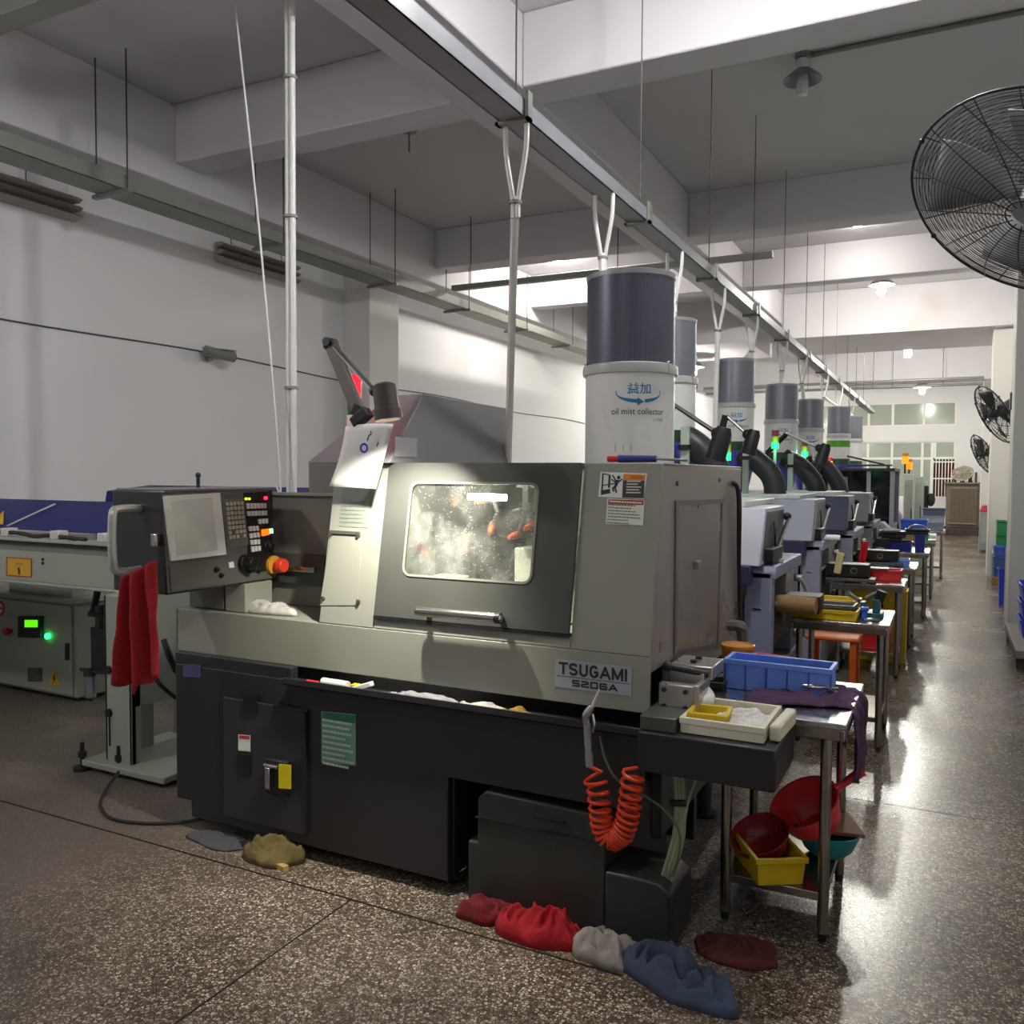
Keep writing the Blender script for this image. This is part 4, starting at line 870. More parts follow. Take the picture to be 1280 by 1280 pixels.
MB().q(aY(151, 828, 3.098), aY(163, 828, 3.098), aY(163, 800, 3.098), aY(151, 800, 3.098), .001).build('pink_label', M('label_pink', 'b89a92', .5), t)
# blue lid of the feeder, behind
t = thing('feeder_cover', 'long dark blue sloping cover of the bar feeder under the white wall', 'cover', (-5.4, 3.7, 1.2))
bl = M('cover_blue', '1d2366', .55, nz=.08, spec=.25)
MB().pr([(3.56, 1.19), (3.60, 1.22), (3.95, 1.40), (4.0, 1.4), (4.0, 1.19)], 'x', -6.4, -4.0).build('cover_panel', bl, t, .006)
p = aY(15, 640, 3.7)
MB().tb([(-5.62, 3.62, 1.235), (-5.52, 3.9, 1.378)], .008).build('cover_wire', MATS['alu'], t)
q0 = MB().pr([(-5.83, 0), (-5.7, 0), (-5.765, .1)], 'y', 0, .004).xf(Matrix.Translation((0, 3.63, 1.245)) @ Matrix.Rotation(-.47, 4, 'X'))
q0.xf(Matrix.Translation((.02, 0, 0))).build('yellow_triangle', M('tri_yellow', 'd8a71c', .5), t)
for xx in (-4.14, -6.3): MB().b(xx-.03, xx+.03, 3.7, 3.9, 0, 1.19).build('support_leg', MATS['feeder_dark'], t)
t = thing('feeder_cover', 'second dark blue cover further back, behind the control panel', 'cover', (-4.6, 4.65, 1.2))
MB().pr([(4.4, 1.2), (4.45, 1.46), (4.85, 1.5), (4.9, 1.2)], 'x', -5.7, -3.55).build('cover_panel', bl, t, .006)
for xx in (-5.6, -3.65): MB().b(xx-.03, xx+.03, 4.6, 4.7, 0, 1.2).build('support_leg', MATS['feeder_dark'], t)
# --- electrical cabinet under the feeder
t = thing('control_cabinet', 'grey-green electrical cabinet with a green display under the bar feeder', 'cabinet', (-5.9, 4.1, 0))
CYF = 3.93
MB().b(-6.38, -5.36, CYF, 4.3, .03, .70).build('cabinet_body', FM, t, .008)
MB().b(-6.4, -5.33, CYF-.03, 4.32, .69, .715).build('cabinet_top', FM, t, .004)
MB().b(-6.2, -5.5, 4.0, 4.25, .715, .93).build('cabinet_neck', M('neck_light', 'b2b5aa', .5), t, .004)
dr = MB().b(-6.37, -5.39, CYF-.018, CYF, .05, .675).build('cabinet_door', FM, t, .005)
c_ = lambda px, py, o=.02: aY(px, py, CYF-o)
def cq(x0, y0, x1, y1, o=.02, t_=.002): return MB().q(c_(x0, y1, o), c_(x1, y1, o), c_(x1, y0, o), c_(x0, y0, o), t_)
ds = cq(27, 770, 55, 796, .019, .03).build('display_unit', MATS['black_plastic'], dr, .003)
lab(cq(31, 775, 47, 784, .05, .002).build('green_display', M('lcd_green', '6ee81e', .3, emit=1.1, ecol='58e010'), ds), 'lit green display')
stripe_text(MB(), c_(44, 791, .05), (1, 0, 0), (0, 0, 1), .09, .03, 2, .9, 4).build('display_keys', M('key_dark', '4b4b4b', .5), ds)
p = c_(61, 795); MB().cy(p, p+V3((0, -.02, 0)), .02, n=16).build('green_pilot_light', M('pilot_green', '40ff80', .3, emit=5, ecol='20ff60'), dr)
p = c_(15, 788); MB().cy(p, p+V3((0, -.05, 0)), .014).cy(p+V3((0, -.03, 0)), p+V3((0, -.055, 0)), .026, n=18).build('stop_button', M('stop_red', 'b32a26', .4), dr)
cq(82, 804, 87, 825, .019, .006).build('door_latch', MATS['dark_metal'], dr, .002)
dp = cq(35, 835, 53, 852, .019, .001).build('data_plate', M('data_plate', '4d4a3c', .4), dr)
stripe_text(MB(), c_(44, 843.5, .0205), (1, 0, 0), (0, 0, 1), .11, .08, 5, .8, 6).build('plate_print', MATS['faded_ink'], dp)
tri = MB().add([c_(60, 857), c_(75, 857), c_(67.5, 836), c_(60, 857, .021), c_(75, 857, .021), c_(67.5, 836, .021)], [(0, 1, 2), (3, 4, 5), (0, 1, 4, 3), (1, 2, 5, 4), (2, 0, 3, 5)])
tri = tri.build('hazard_sign', M('tri_yellow', 'd8a71c'), dr); lab(tri, 'yellow triangle with a lightning bolt')
MB().add([c_(68.5, 840, .022), c_(65.5, 849, .022), c_(67.3, 849, .022), c_(66, 855, .022), c_(70, 847, .022), c_(68.2, 847, .022)], [(0, 1, 2, 5), (2, 3, 4, 5)]).build('lightning_bolt', MATS['ink'], tri, solid=.001)
p = c_(0, 760); MB().cy(p, p+V3((0, -.002, 0)), .06, n=24).build('round_sign', M('sign_white', 'd8d0c8', .5), dr)
MB().la([(.04, 0), (.058, 0), (.058, .003), (.04, .003)], p+V3((0, -.002, 0)), 24, Matrix.Rotation(math.pi/2, 3, 'X'), closed=True).b(p.x-.05, p.x+.05, p.y-.004, p.y-.002, p.z-.008, p.z+.008).build('sign_ring', M('stop_red', 'b32a26'), dr)
# valves and filter between cabinet and stand
t = feeder
FX = aY(113, 870, 3.7)
MB().cy((FX.x, 3.7, .15), (FX.x, 3.7, .29), .035, n=18).build('filter_bowl', M('bowl', '6c7074', .15), t)
MB().cy((FX.x, 3.7, .29), (FX.x, 3.7, .33), .04).b(FX.x-.09, FX.x+.16, 3.69, 3.71, .31, .33).build('filter_head', MATS['dark_metal'], t)
MB().sp((FX.x, 3.7, .14), .018).build('drain_knob', MATS['dark_metal'], t)
MB().b(FX.x-.02, FX.x+.12, 3.72, 3.84, .32, .6).b(FX.x+.05, FX.x+.1, 3.7, 3.9, .6, .75).build('valve_block', MATS['black_paint'], t, .006)
MB().tb([(FX.x-.05, 3.75, .68), (FX.x+.02, 3.72, .72), (FX.x+.1, 3.7, .9), (FX.x+.12, 3.7, .95)], .022, sm=4).tb([(FX.x, 3.72, .69), (FX.x+.15, 3.7, .68), (FX.x+.3, 3.7, .68)], .02, sm=4).build('valve_hose', MATS['black_rubber'], t)
tag(MB().tb([aY(205, 800, 2.95), aY(212, 820, 2.95), aY(220, 838, 3.05)], .016, sm=5).build('supply_cable', MATS['black_rubber'], lathe))
tag(MB().tb([aY(190, 840, 2.95), aY(200, 855, 2.95), aY(220, 872, 3.05)], .012, sm=5).build('supply_cable', MATS['black_rubber'], lathe))
tag(MB().tb([(-3.78, 3.0, .06), (-3.7, 2.85, .008), (-3.55, 2.72, .008), (-3.35, 2.66, .008), (-3.1, 2.76, .01), (-2.95, 2.95, .02)], .008, sm=6).build('floor_cable', MATS['black_rubber'], None), 'black cable lying in a curve on the floor at the left end of the lathe', 'cable')
pf_ = M('post_yellow', 'b08a1c', .5)
YX = aY(211, 800, 4.6).x
t = thing('yellow_post', 'yellow barrier post seen between the red cloth and the lathe', 'post', (YX, 4.65, 0))
MB().b(YX-.05, YX+.05, 4.6, 4.7, 0, .95).build('post', pf_, t, .006)
MB().b(YX-.08, YX+.08, 4.57, 4.73, 0, .03).b(YX-.06, YX+.06, 4.59, 4.71, .58, .6).build('post_collar', MATS['dark_metal'], t)
# ================================================================ TABLES AND WHAT LIES ON THEM
def table(label, x0, x1, y0, y1, h, shelf=.2, legs=((0, 0), (1, 0), (0, 1), (1, 1)), inset=.05, left=None):
    left = left or inset
    t = thing('work_table', label, 'table', ((x0+x1)/2, (y0+y1)/2, 0), 'stainless work tables along the aisle')
    MB().b(x0, x1, y0, y1, h-.02, h).build('tabletop', MATS['steel_top'], t, .003)
    MB().b(x0+.01, x1-.01, y0+.005, y0+.02, h-.06, h-.02).b(x0+.01, x1-.01, y1-.02, y1-.005, h-.06, h-.02).b(x0+.005, x0+.02, y0, y1, h-.06, h-.02).b(x1-.02, x1-.005, y0, y1, h-.06, h-.02).build('apron', MATS['stainless'], t, .003)
    for a, b_ in legs:
        lx = x0+left if a == 0 else x1-inset; ly_ = y0+inset if b_ == 0 else y1-inset
        L_ = MB().cy((lx, ly_, .03), (lx, ly_, h-.02), .019, n=16).build('leg', MATS['stainless'], t)
        MB().cy((lx, ly_, 0), (lx, ly_, .03), .014, .017, n=12).build('foot', MATS['black_rubber'], L_)
    if shelf:
        MB().b(x0+left-.01, x1-inset+.01, y0+inset-.01, y1-inset+.01, shelf-.03, shelf).build('lower_shelf', MATS['stainless'], t, .003)
    return t
def openbox(mb, c, w, d, h, rot=0, th=.006, taper=.012, rim=.008, ribs=0):
    Rm = yawm(rot); c = V3(c)
    def lv(x_, y_, z_): return c+Rm @ V3((x_, y_, z_))
    def loop(a, b_, z_): return [lv(-a, -b_, z_), lv(a, -b_, z_), lv(a, b_, z_), lv(-a, b_, z_)]
    w2, d2 = w/2, d/2
    L_ = [loop(w2-taper, d2-taper, 0), loop(w2-rim, d2-rim, h-.02), loop(w2, d2, h-.02), loop(w2, d2, h), loop(w2-rim-th, d2-rim-th, h), loop(w2-taper-th, d2-taper-th, th)]
    vs = [p for q_ in L_ for p in q_]; fs = [(3, 2, 1, 0), (20, 21, 22, 23)]
    for k in range(5):
        for i in range(4): fs.append((k*4+i, k*4+(i+1) % 4, k*4+4+(i+1) % 4, k*4+4+i))
    mb.add(vs, fs)
    for k in range(ribs):
        x_ = -w2+taper+(w-2*taper)*(k+.5)/ribs if ribs > 1 else 0
        for s_ in (-1, 1): mb.ob(lv(x_, s_*(d2-rim-.002), h*.47), (.007, .012, h*.9), Rm)
    return mb
def bin_(label, mat, c, w, d, h, rot=0, ribs=0, name='plastic_bin', cat='bin', group=None, taper=.012, cell=None):
    o = openbox(MB(), c, w, d, h, rot, taper=taper, ribs=ribs).build(name, mat, None, .0025)
    tag(o, label, cat, group)
    return o
table('stainless work table nearest the camera, with a long blue bin and a purple cloth', -.83, -.285, 3.02, 3.66, .78, .17, inset=.07, left=.14)
# on the first table
z = .781
bx = thing('parts_bin', 'long light blue ribbed plastic bin on the nearest work table', 'bin', (-.565, 3.38, z))
openbox(MB(), (-.565, 3.40, z), .40, .155, .115, -.02, taper=.006, rim=.008).build('bin_body', MATS['lightblue_plastic'], bx, .002)
rb = MB()
for k in range(6):
    x_ = -.565+.385*(k/5-.5)
    for s_ in (-1, 1): rb.b(x_-.003, x_+.003, 3.40+s_*.0715-.004, 3.40+s_*.0715+.004, z+.003, z+.098)
rb.build('bin_ribs', M('rib_blue', '3558b8', .4), bx)
bk = thing('bucket', 'orange-brown lidded plastic tub at the back of the nearest work table', 'bucket', (-.765, 3.58, z))
MB().la([(.055, 0), (.064, .1), (.064, .11)], (-.765, 3.58, z), 28).build('tub', MATS['amber_plastic'], bk)
MB().la([(.068, .108), (.070, .115), (.068, .126), (.064, .128), (.06, .122), (.0001, .122)], (-.765, 3.58, z), 28).build('lid', M('lid_orange', 'c98330', .35), bk)
bin_('red plastic bin behind the long blue bin on the nearest work table', MATS['red_plastic'], (-.63, 3.57, z), .17, .11, .09, -.25)
bin_('flat yellow plastic tray wedged behind the long blue bin', MATS['yellow_plastic'], (-.5, 3.52, z), .2, .07, .085, 0)
bin_('small dark wire-handled basket between foam tray and orange tub', MATS['dark_metal'], (-.80, 3.33, z-.04), .1, .12, .07, .1, name='basket', cat='basket')
ft = thing('foam_tray', 'white foam tray of parts on the black end tray of the lathe', 'tray', (-.62, 2.86, .775))
openbox(MB(), (-.625, 2.85, .774), .27, .30, .05, .0, th=.012, taper=.004, rim=.003).build('tray_body', M('foam', 'd9d5bf', .8, nz=.05), ft, .004)
rag('x', M('foam_fill', 'dcdad4', .8), -.58, 2.86, .1, .12, .035, 41, 0, .788, name='packing').parent = None
o = [q_ for q_ in COL.objects if q_.name.startswith('packing')][0]; tag(o, 'crumpled white packing heaped in the foam tray', 'packing')
fo = MB().ob((-.462, 2.86, .80), (.035, .24, .052), yawm(-.05)).build('foam_block', MATS['foam'], None, .008)
tag(fo, 'narrow white foam block on the right end of the black end tray', 'foam')
bin_('small yellow plastic tray tilted in the white foam tray', MATS['yellow_plastic'], (-.685, 2.80, .79), .13, .13, .045, .1)
rag('white paper tissue heap left of the small yellow tray', M('tissue', 'eceae6', .8), -.76, 2.93, .06, .07, .05, 43, 0, .822, name='tissue', cat='tissue')
# purple cloth on table corner, draping down at the aisle side
pc = cloth_m('cloth_purple', '4d3553')
vs = []; n1, n2 = 44, 56
for j in range(n2+1):
    v = j/n2
    for i in range(n1+1):
        u = i/n1; s_ = -.24+v*.60
        w_ = .018*math.sin(u*15+3*noise.noise(V3((u*2, v*3, 1))))+.012*noise.noise(V3((u*5, v*6, 2)))
        y_ = 3.09+.13*min(1, v*1.7)+u*(.30+.10*v)+.02*math.sin(v*5+u*2)
        w2 = abs(noise.noise(V3((u*3+v*2, v*5-u*2, 7))))*.05+abs(w_)*.5
        if s_ < .10: vs.append((-.40+s_, y_, .786+w2*(1 if s_ < .07 else .4)*min(1, 8*min(u, 1-u)+.1)))
        else:
            k = min(1, (s_-.10)/.03)
            vs.append((-.297+.018*k+max(0, w_)*.8, y_, .79-(s_-.10)*1.0-.03*abs(math.sin(u*4))*v))
fs = [(j*(n1+1)+i, j*(n1+1)+i+1, (j+1)*(n1+1)+i+1, (j+1)*(n1+1)+i) for j in range(n2) for i in range(n1)]
tag(MB().add(vs, fs).build('purple_cloth', pc, None, ang=180, solid=.005), 'dark purple cloth draped over the aisle edge of the nearest work table', 'cloth')
t = thing('pliers', 'shiny pliers lying on the purple cloth', 'pliers', (-.40, 3.33, .815))
MB().tb([(-.47, 3.33, .825), (-.42, 3.33, .83), (-.37, 3.31, .826), (-.35, 3.29, .824)], .006, n=8, sm=3).tb([(-.47, 3.31, .825), (-.42, 3.30, .83), (-.38, 3.33, .827), (-.35, 3.35, .824)], .006, n=8, sm=3).build('handles', MATS['chrome'], t)
MB().cy((-.42, 3.315, .824), (-.42, 3.315, .836), .012).build('pivot', MATS['steel'], t)
# lower shelf of the first table
S0 = .171
yb = bin_('yellow plastic basket on the lower shelf of the nearest work table', MATS['yellow_plastic'], (-.56, 3.18, S0), .19, .28, .1, .55, taper=.015)
def bowl(name, label, mat, c, r_, h, tilt, cat, mesh=False, handle=None):
    t = thing(name, label, cat, c); Rm = Matrix.Rotation(tilt[0], 3, 'X') @ Matrix.Rotation(tilt[1], 3, 'Y')
    prof = [(.0001, 0), (r_*.55, .003), (r_*.78, h*.3), (r_*.93, h*.7), (r_, h), (r_*1.05, h*1.0), (r_*1.04, h*1.03), (r_*.975, h*1.0), (r_*.9, h*.68), (r_*.75, h*.3), (r_*.53, .009), (.0001, .008)]
    MB().la(prof, c, 40, Rm).build('bowl_body', mat, t)
    if handle:
        a, b_ = V3(c)+Rm @ V3((r_*1.0*handle[0], r_*1.0*handle[1], h*.95)), V3(c)+Rm @ V3((r_*handle[2]*handle[0], r_*handle[2]*handle[1], h*1.1))
        MB().tb([a, a.lerp(b_, .3), a.lerp(b_, .6), b_], [.018, .014, .016, .02], n=12, sm=3).build('bowl_handle', mat, t)
    return t
pm = bpy.data.materials.new('perforated_red'); pm.use_nodes = True
n = pm.node_tree.nodes; l = pm.node_tree.links; p = n['Principled BSDF']; p.inputs['Base Color'].default_value = lin('#8f2029'); p.inputs['Roughness'].default_value = .3
tc = n.new('ShaderNodeTexCoord'); vo = n.new('ShaderNodeTexVoronoi'); vo.inputs['Scale'].default_value = 90; vo.inputs['Randomness'].default_value = .1; l.new(tc.outputs['Object'], vo.inputs['Vector'])
lt = n.new('ShaderNodeMath'); lt.operation = 'LESS_THAN'; lt.inputs[1].default_value = .28; l.new(vo.outputs['Distance'], lt.inputs[0])
sx = n.new('ShaderNodeSeparateXYZ'); l.new(tc.outputs['Object'], sx.inputs['Vector'])
iv = n.new('ShaderNodeMath'); iv.operation = 'SUBTRACT'; iv.inputs[0].default_value = 1; l.new(lt.outputs[0], iv.inputs[1])
l.new(iv.outputs[0], p.inputs['Alpha'])
bowl('strainer', 'dark red perforated strainer lying in the yellow basket', pm, (-.565, 3.20, S0+.05), .105, .09, (.4, -.25), 'strainer')
bowl('dipper', 'bright red plastic dipper with a handle leaning on the lower shelf', M('dipper_red', 'ea3c46', .35), (-.41, 3.40, S0+.10), .13, .13, (.45, -.4), 'dipper', handle=(.9, .44, 1.9))
bowl('teal_basket', 'teal plastic basin under the red dipper', MATS['teal_plastic'], (-.38, 3.42, S0), .115, .095, (0, 0), 'basin')
tag(MB().ob((-.36, 3.47, S0+.105), (.16, .2, .014), Matrix.Rotation(.1, 3, 'Y') @ yawm(.4)).build('wood_board', M('board_brown', '7a4f35', .6), None, .002), 'brown board lying across the teal basin', 'board')
# background tables
T2 = table('stainless work table with a yellow tray and a teal vise, second from the camera', -.84, -.29, 5.36, 5.99, .75, .2)
table('stainless work table with a red bin, third from the camera', -.84, -.30, 7.4, 7.95, .75, .2)
table('stainless work table with a blue tray and a hanging red rag, fourth from the camera', -.78, -.26, 8.83, 9.55, .75, .2)
table('stainless work table with stacked dark blue boxes, fifth from the camera', -.75, -.19, 10.72, 11.5, .75, .2)
table('stainless work table with a bright blue bin, sixth from the camera', -.62, -.15, 12.6, 13.4, .75, .2)
table('furthest stainless work table by the grey cabinets', -.38, -.05, 15.1, 16.0, .75, .2)
Z2 = .751
# second table
bin_('yellow plastic tray on the second table, under the grey metal tray', MATS['yellow_plastic'], (-.66, 5.50, Z2), .40, .2, .06, -.03)
bin_('grey metal tray stacked in the yellow tray on the second table', M('tray_steel', '6f706e', .35, .5), (-.67, 5.50, Z2+.05), .38, .18, .04, -.03, name='metal_tray', cat='tray')
bin_('second yellow plastic tray further back on the second table', MATS['yellow_plastic'], (-.66, 5.78, Z2), .36, .2, .085, 0)
bin_('small blue cup standing right of the trays on the second table', MATS['blue_plastic'], (-.435, 5.52, Z2), .045, .06, .075, 0, name='cup', cat='cup', taper=.004)
t = thing('vise', 'teal machine vise on the second table', 'vise', (-.42, 5.66, Z2)); vm = M('vise_teal', '1f5560', .4)
MB().b(-.50, -.34, 5.6, 5.72, Z2, Z2+.03).b(-.47, -.44, 5.61, 5.71, Z2+.03, Z2+.09).b(-.40, -.36, 5.61, 5.71, Z2+.03, Z2+.11).build('vise_body', vm, t, .005)
MB().cy((-.48, 5.66, Z2+.09), (-.54, 5.62, Z2+.14), .014).cy((-.44, 5.66, Z2+.11), (-.38, 5.66, Z2+.15), .012).build('vise_screw', MATS['chrome'], t)
MB().cy((-.37, 5.66, Z2+.1), (-.35, 5.66, Z2+.16), .03).build('vise_knob', MATS['black_plastic'], t)
tag(MB().ob((-.40, 5.50, Z2+.008), (.09, .05, .012), yawm(.3)).build('metal_part', MATS['steel'], None, .003), 'small metal part lying near the front edge of the second table', 'part')
# under second table
t = thing('plastic_stool', 'orange plastic stool standing behind the second table', 'stool', (-.72, 6.6, 0)); om = MATS['orange_plastic']
for k, (dx, dy) in enumerate(((-.14, -.14), (.14, -.14), (-.14, .14), (.14, .14))):
    MB().pr([(-.02, -.02), (.02, -.02), (.02, .02), (-.02, .02)], 'z', 0, .45).xf(Matrix.Translation((-.72+dx, 6.6+dy, 0))).build('leg', om, t, .004)
MB().b(-.9, -.54, 6.42, 6.78, .44, .47).build('seat', om, t, .012)
bin_('red plastic bin on the lower shelf of the third table', MATS['red_plastic'], (-.51, 7.66, .201), .22, .26, .14)
bin_('yellow plastic bin stacked in the red bin under the third table', MATS['yellow_plastic'], (-.51, 7.66, .343), .2, .24, .09)
tag(rag('white rag lying on the lower shelf of the third table', M('tissue', 'eceae6'), -.70, 7.55, .08, .1, .08, 51, 0, .201), None)
for k, (x_, y_, lb) in enumerate(((-.66, 8.25, 'yellow plastic crate standing behind the third table, left one'), (-.40, 8.25, 'yellow plastic crate standing behind the third table, right one'))):
    bin_(lb, MATS['yellow_plastic'], (x_, y_, 0), .2, .3, .62, 0, 2, name='crate', cat='crate')
# third table
bin_('long red plastic bin on the third table', MATS['red_plastic'], (-.46, 7.76, Z2), .26, .2, .09, -.03)
tag(MB().ob((-.60, 7.72, Z2+.097), (.34, .14, .012), yawm(-.05)).build('metal_sheet', MATS['tray_steel'], None, .002), 'grey metal sheet lying across the long red bin on the third table', 'sheet')
rag('dark green rag beside the long red bin on the third table', cloth_m('rag_green', '1f4a40'), -.70, 7.56, .07, .08, .04, 53, 0, Z2)
# fourth table
bin_('blue plastic tray on the fourth table', MATS['lightblue_plastic'], (-.42, 9.05, Z2), .2, .24, .07)
tag(MB().ob((-.57, 9.1, Z2+.06), (.22, .2, .05)).build('toolbox', M('toolbox_grey', '4f5357', .45), None, .008), 'dark grey tool box left of the blue tray on the fourth table', 'toolbox')
hang('red_rag', 'red rag hanging from the machine conveyor by the fourth table', M('rag_bright', 'd01c28', .85), ((-.72, 8.66, 1.0), (-.66, 8.66, 1.0)), ((-.76, 8.66, .72), (-.70, 8.66, .74)), 1.6, .02, n1=16, n2=16, cat='rag')
# fifth table
db = M('deep_blue', '25309a', .4)
bin_('dark blue box at the left of the fifth table', db, (-.52, 10.95, Z2), .3, .3, .11)
bin_('blue cylinder-like bin on the right of the fifth table', db, (-.29, 10.85, Z2), .12, .16, .2)
tag(MB().ob((-.46, 10.95, Z2+.215), (.5, .34, .03), yawm(.03)).build('black_tray', MATS['black_plastic'], None, .006), 'black tray stacked over the blue boxes on the fifth table', 'tray')
for k, (x_, z_) in enumerate(((-.60, Z2+.116), (-.56, Z2+.158))):
    tag(MB().ob((x_, 10.9, z_+.018), (.24, .26, .035)).build('black_box', MATS['black_plastic'], None, .005), ('black box directly on the dark blue box of the fifth table', 'upper black box under the black tray of the fifth table')[k], 'box')
t = thing('basket', 'black handled basket on top of the fifth table stack', 'basket', (-.33, 10.9, Z2+.23))
MB().tb([(-.43, 10.9, Z2+.235), (-.39, 10.9, Z2+.29), (-.32, 10.9, Z2+.305), (-.25, 10.9, Z2+.29), (-.21, 10.9, Z2+.235)], .008, sm=4).build('hoop_handle', M('alu', 'b3b2ab'), t)
openbox(MB(), (-.32, 10.9, Z2+.231), .26, .2, .03).build('basket_body', MATS['black_plastic'], t)
rag('grey rag on the black tray of the fifth table', cloth_m('rag_grey2', 'a5a5a3'), -.6, 10.86, .1, .08, .03, 57, 0, Z2+.231)
# sixth table
bin_('bright blue plastic bin on the sixth table', M('bright_blue', '2d63d8', .4), (-.42, 12.9, Z2+.08), .34, .3, .2)
bin_('small green bin at the front of the sixth table', M('mint', '2f9a78', .4), (-.28, 12.68, Z2), .1, .12, .1)
tag(MB().ob((-.5, 12.9, Z2+.04), (.4, .4, .075)).build('cardboard_box', M('cardboard', '8a7350', .8), None, .004), 'flat cardboard box under the bright blue bin', 'box')
tag(MB().ob((-.2, 12.9, Z2+.06), (.1, .5, .05)).build('paper_stack', MATS['paper'], None, .003), 'stack of papers at the aisle edge of the sixth table', 'papers')
for k in range(3):
    tag(openbox(MB(), (-.24+.01*k, 15.5, Z2+.12*k), .34, .3, .115).build('storage_box', M('box_slate%d' % k, ('6c7486', '8f98a8', '4b556e')[k], .5), None, .003), ('lowest slate box', 'middle pale box', 'topmost dark box')[k]+' of the stack on the furthest table', 'box', 'boxes on the furthest table')

# ================================================================ BACKGROUND MACHINES
mw = M('mach_white', 'c9cbd6', .4, nz=.04); mb_l = M('mach_blue', '8d93b0', .45, nz=.05); mp = M('mach_purple', '3a3a5c', .4); ml_ = M('mach_lav', '9a9dae', .4, nz=.05); mg = M('mach_grey', '80838a', .4, nz=.05)
mdk = M('mach_dark', '3c433f', .35)
def machine(label, X, Y0, hood_m, body_m, side_m, seed, lid=True, cl_=.36):
    t = thing('swiss_lathe', label, 'machine', (X-.8, Y0+.6, 0), 'light grey lathes in the row')
    rn = random.Random(seed)
    MB().b(X-1.5, X-.16, Y0+.02, Y0+1.2, .08, .98).b(X-1.45, X-.2, Y0+.06, Y0+1.1, 0, .08).build('machine_base', body_m, t, .012)
    gb = MB().b(X-.2, X, Y0, Y0+.95, .1, .5).b(X-.2, X-.02, Y0, Y0+.1, .5, 1.06).b(X-.2, X-.02, Y0+.7, Y0+.95, .5, 1.06).pr([(Y0, 1.02), (Y0, 1.06), (Y0+.03, 1.095), (Y0+.95, 1.095), (Y0+.95, 1.02)], 'x', X-.22, X).b(X-.2, X-.16, Y0, Y0+.95, .5, 1.02)
    gb.build('guard_box', body_m, t, .008)
    MB().b(X-.16, X-.03, Y0+.1, Y0+.7, .62, .86).build('guard_opening', MATS['black_paint'], t)
    MB().b(X-.17, X-.005, Y0+.42, Y0+.66, .72, 1.02).b(X-.17, X-.01, Y0+.1, Y0+.7, .86, .885).cy((X-.02, Y0+.8, .6), (X+.05, Y0+.8, .6), .03).cy((X-.02, Y0+.8, .95), (X+.03, Y0+.8, .95), .025).tb([(X+.02, Y0+.78, .95), (X+.06, Y0+.8, .85), (X+.05, Y0+.82, .65)], .014, sm=4).build('guide_bush', M('alu', 'b3b2ab'), t, .004)
    HX = X-.07
    MB().pr([(Y0-.10, 1.10), (Y0+.05, 1.42), (Y0+.66, 1.42), (Y0+.66, 1.10)], 'x', X-1.3, HX).build('hood', hood_m, t, .008)
    MB().b(X-1.3, X-.22, Y0+.66, Y0+1.06, 1.0, 1.42).build('rear_housing', hood_m, t, .008)
    MB().pr([(Y0+.09, 1.395), (Y0-.03, 1.13), (Y0+.63, 1.13), (Y0+.63, 1.395)], 'x', HX, HX+.005).build('hood_side', side_m, t)
    MB().b(X-1.25, X-.12, Y0-.10, Y0-.004, .99, 1.10).build('hood_band', mp, t, .006)
    if lid: MB().b(X-1.32, X-.2, Y0+.12, Y0+1.08, 1.42, 1.455).build('hood_lid', M('lid_white', 'd5d6d8', .35), t, .006)
    MB().tb([(HX+.03, Y0+.70, 1.355), (HX+.03, Y0+.26, 1.17)], .012, n=10).build('gas_strut', MATS['chrome'], t)
    MB().b(HX, HX+.05, Y0+.02, Y0+.32, 1.11, 1.19).sp((HX+.02, Y0+.66, 1.35), .026).each('strut_bracket', MATS['black_plastic'], t, bev=.004)
    MB().tb([(HX+.006, Y0+.30, 1.33), (HX+.02, Y0+.24, 1.28), (HX+.02, Y0+.26, 1.2), (HX+.006, Y0+.3, 1.16)], .006, n=6, sm=4).build('side_cable', MATS['black_rubber'], t)
    MB().tb([(X-.16, Y0-.08, 1.0), (X-.16, Y0-.09, .95), (X-.18, Y0-.08, .9), (X-.24, Y0-.02, .885), (X-.24, Y0+.03, .885)], .018, sm=4).build('hood_handle', MATS['black_plastic'], t)
    cv = MB().b(X-.01, X+cl_, Y0+.30, Y0+.5, .80, .9).build('parts_conveyor', MATS['black_plastic'], t, .004)
    if cl_ > .3: MB().la([(.018, 0), (.027, 0), (.027, .004), (.018, .004)], (X+.2, Y0+.30, .85), 18, Matrix.Rotation(math.pi/2, 3, 'X'), closed=True).build('round_badge', MATS['chrome'], cv)
    if cl_ > .3: MB().b(X-.01, X+cl_+.05, Y0+.28, Y0+.52, .765, .79).build('conveyor_shelf', MATS['tray_steel'], t, .003)
    MB().ob((X-.1, Y0-.002, .85), (.05, .004, .012)).build('badge', MATS['chrome'], t, .002)
    return t
machine('white-hooded light blue lathe beside the grey-beige lathe', -.86, 4.97, mw, mb_l, mdk, 1, cl_=.2)
machine('lavender-hooded lathe, second in the background row', -.87, 7.08, ml_, ml_, mg, 2, cl_=.31)
machine('lathe with a dark purple hood, third in the background row', -.78, 8.62, mp, ml_, mg, 3)
machine('grey-hooded lathe, fourth in the background row', -.74, 10.4, mg, mg, mg, 4, lid=False, cl_=.14)
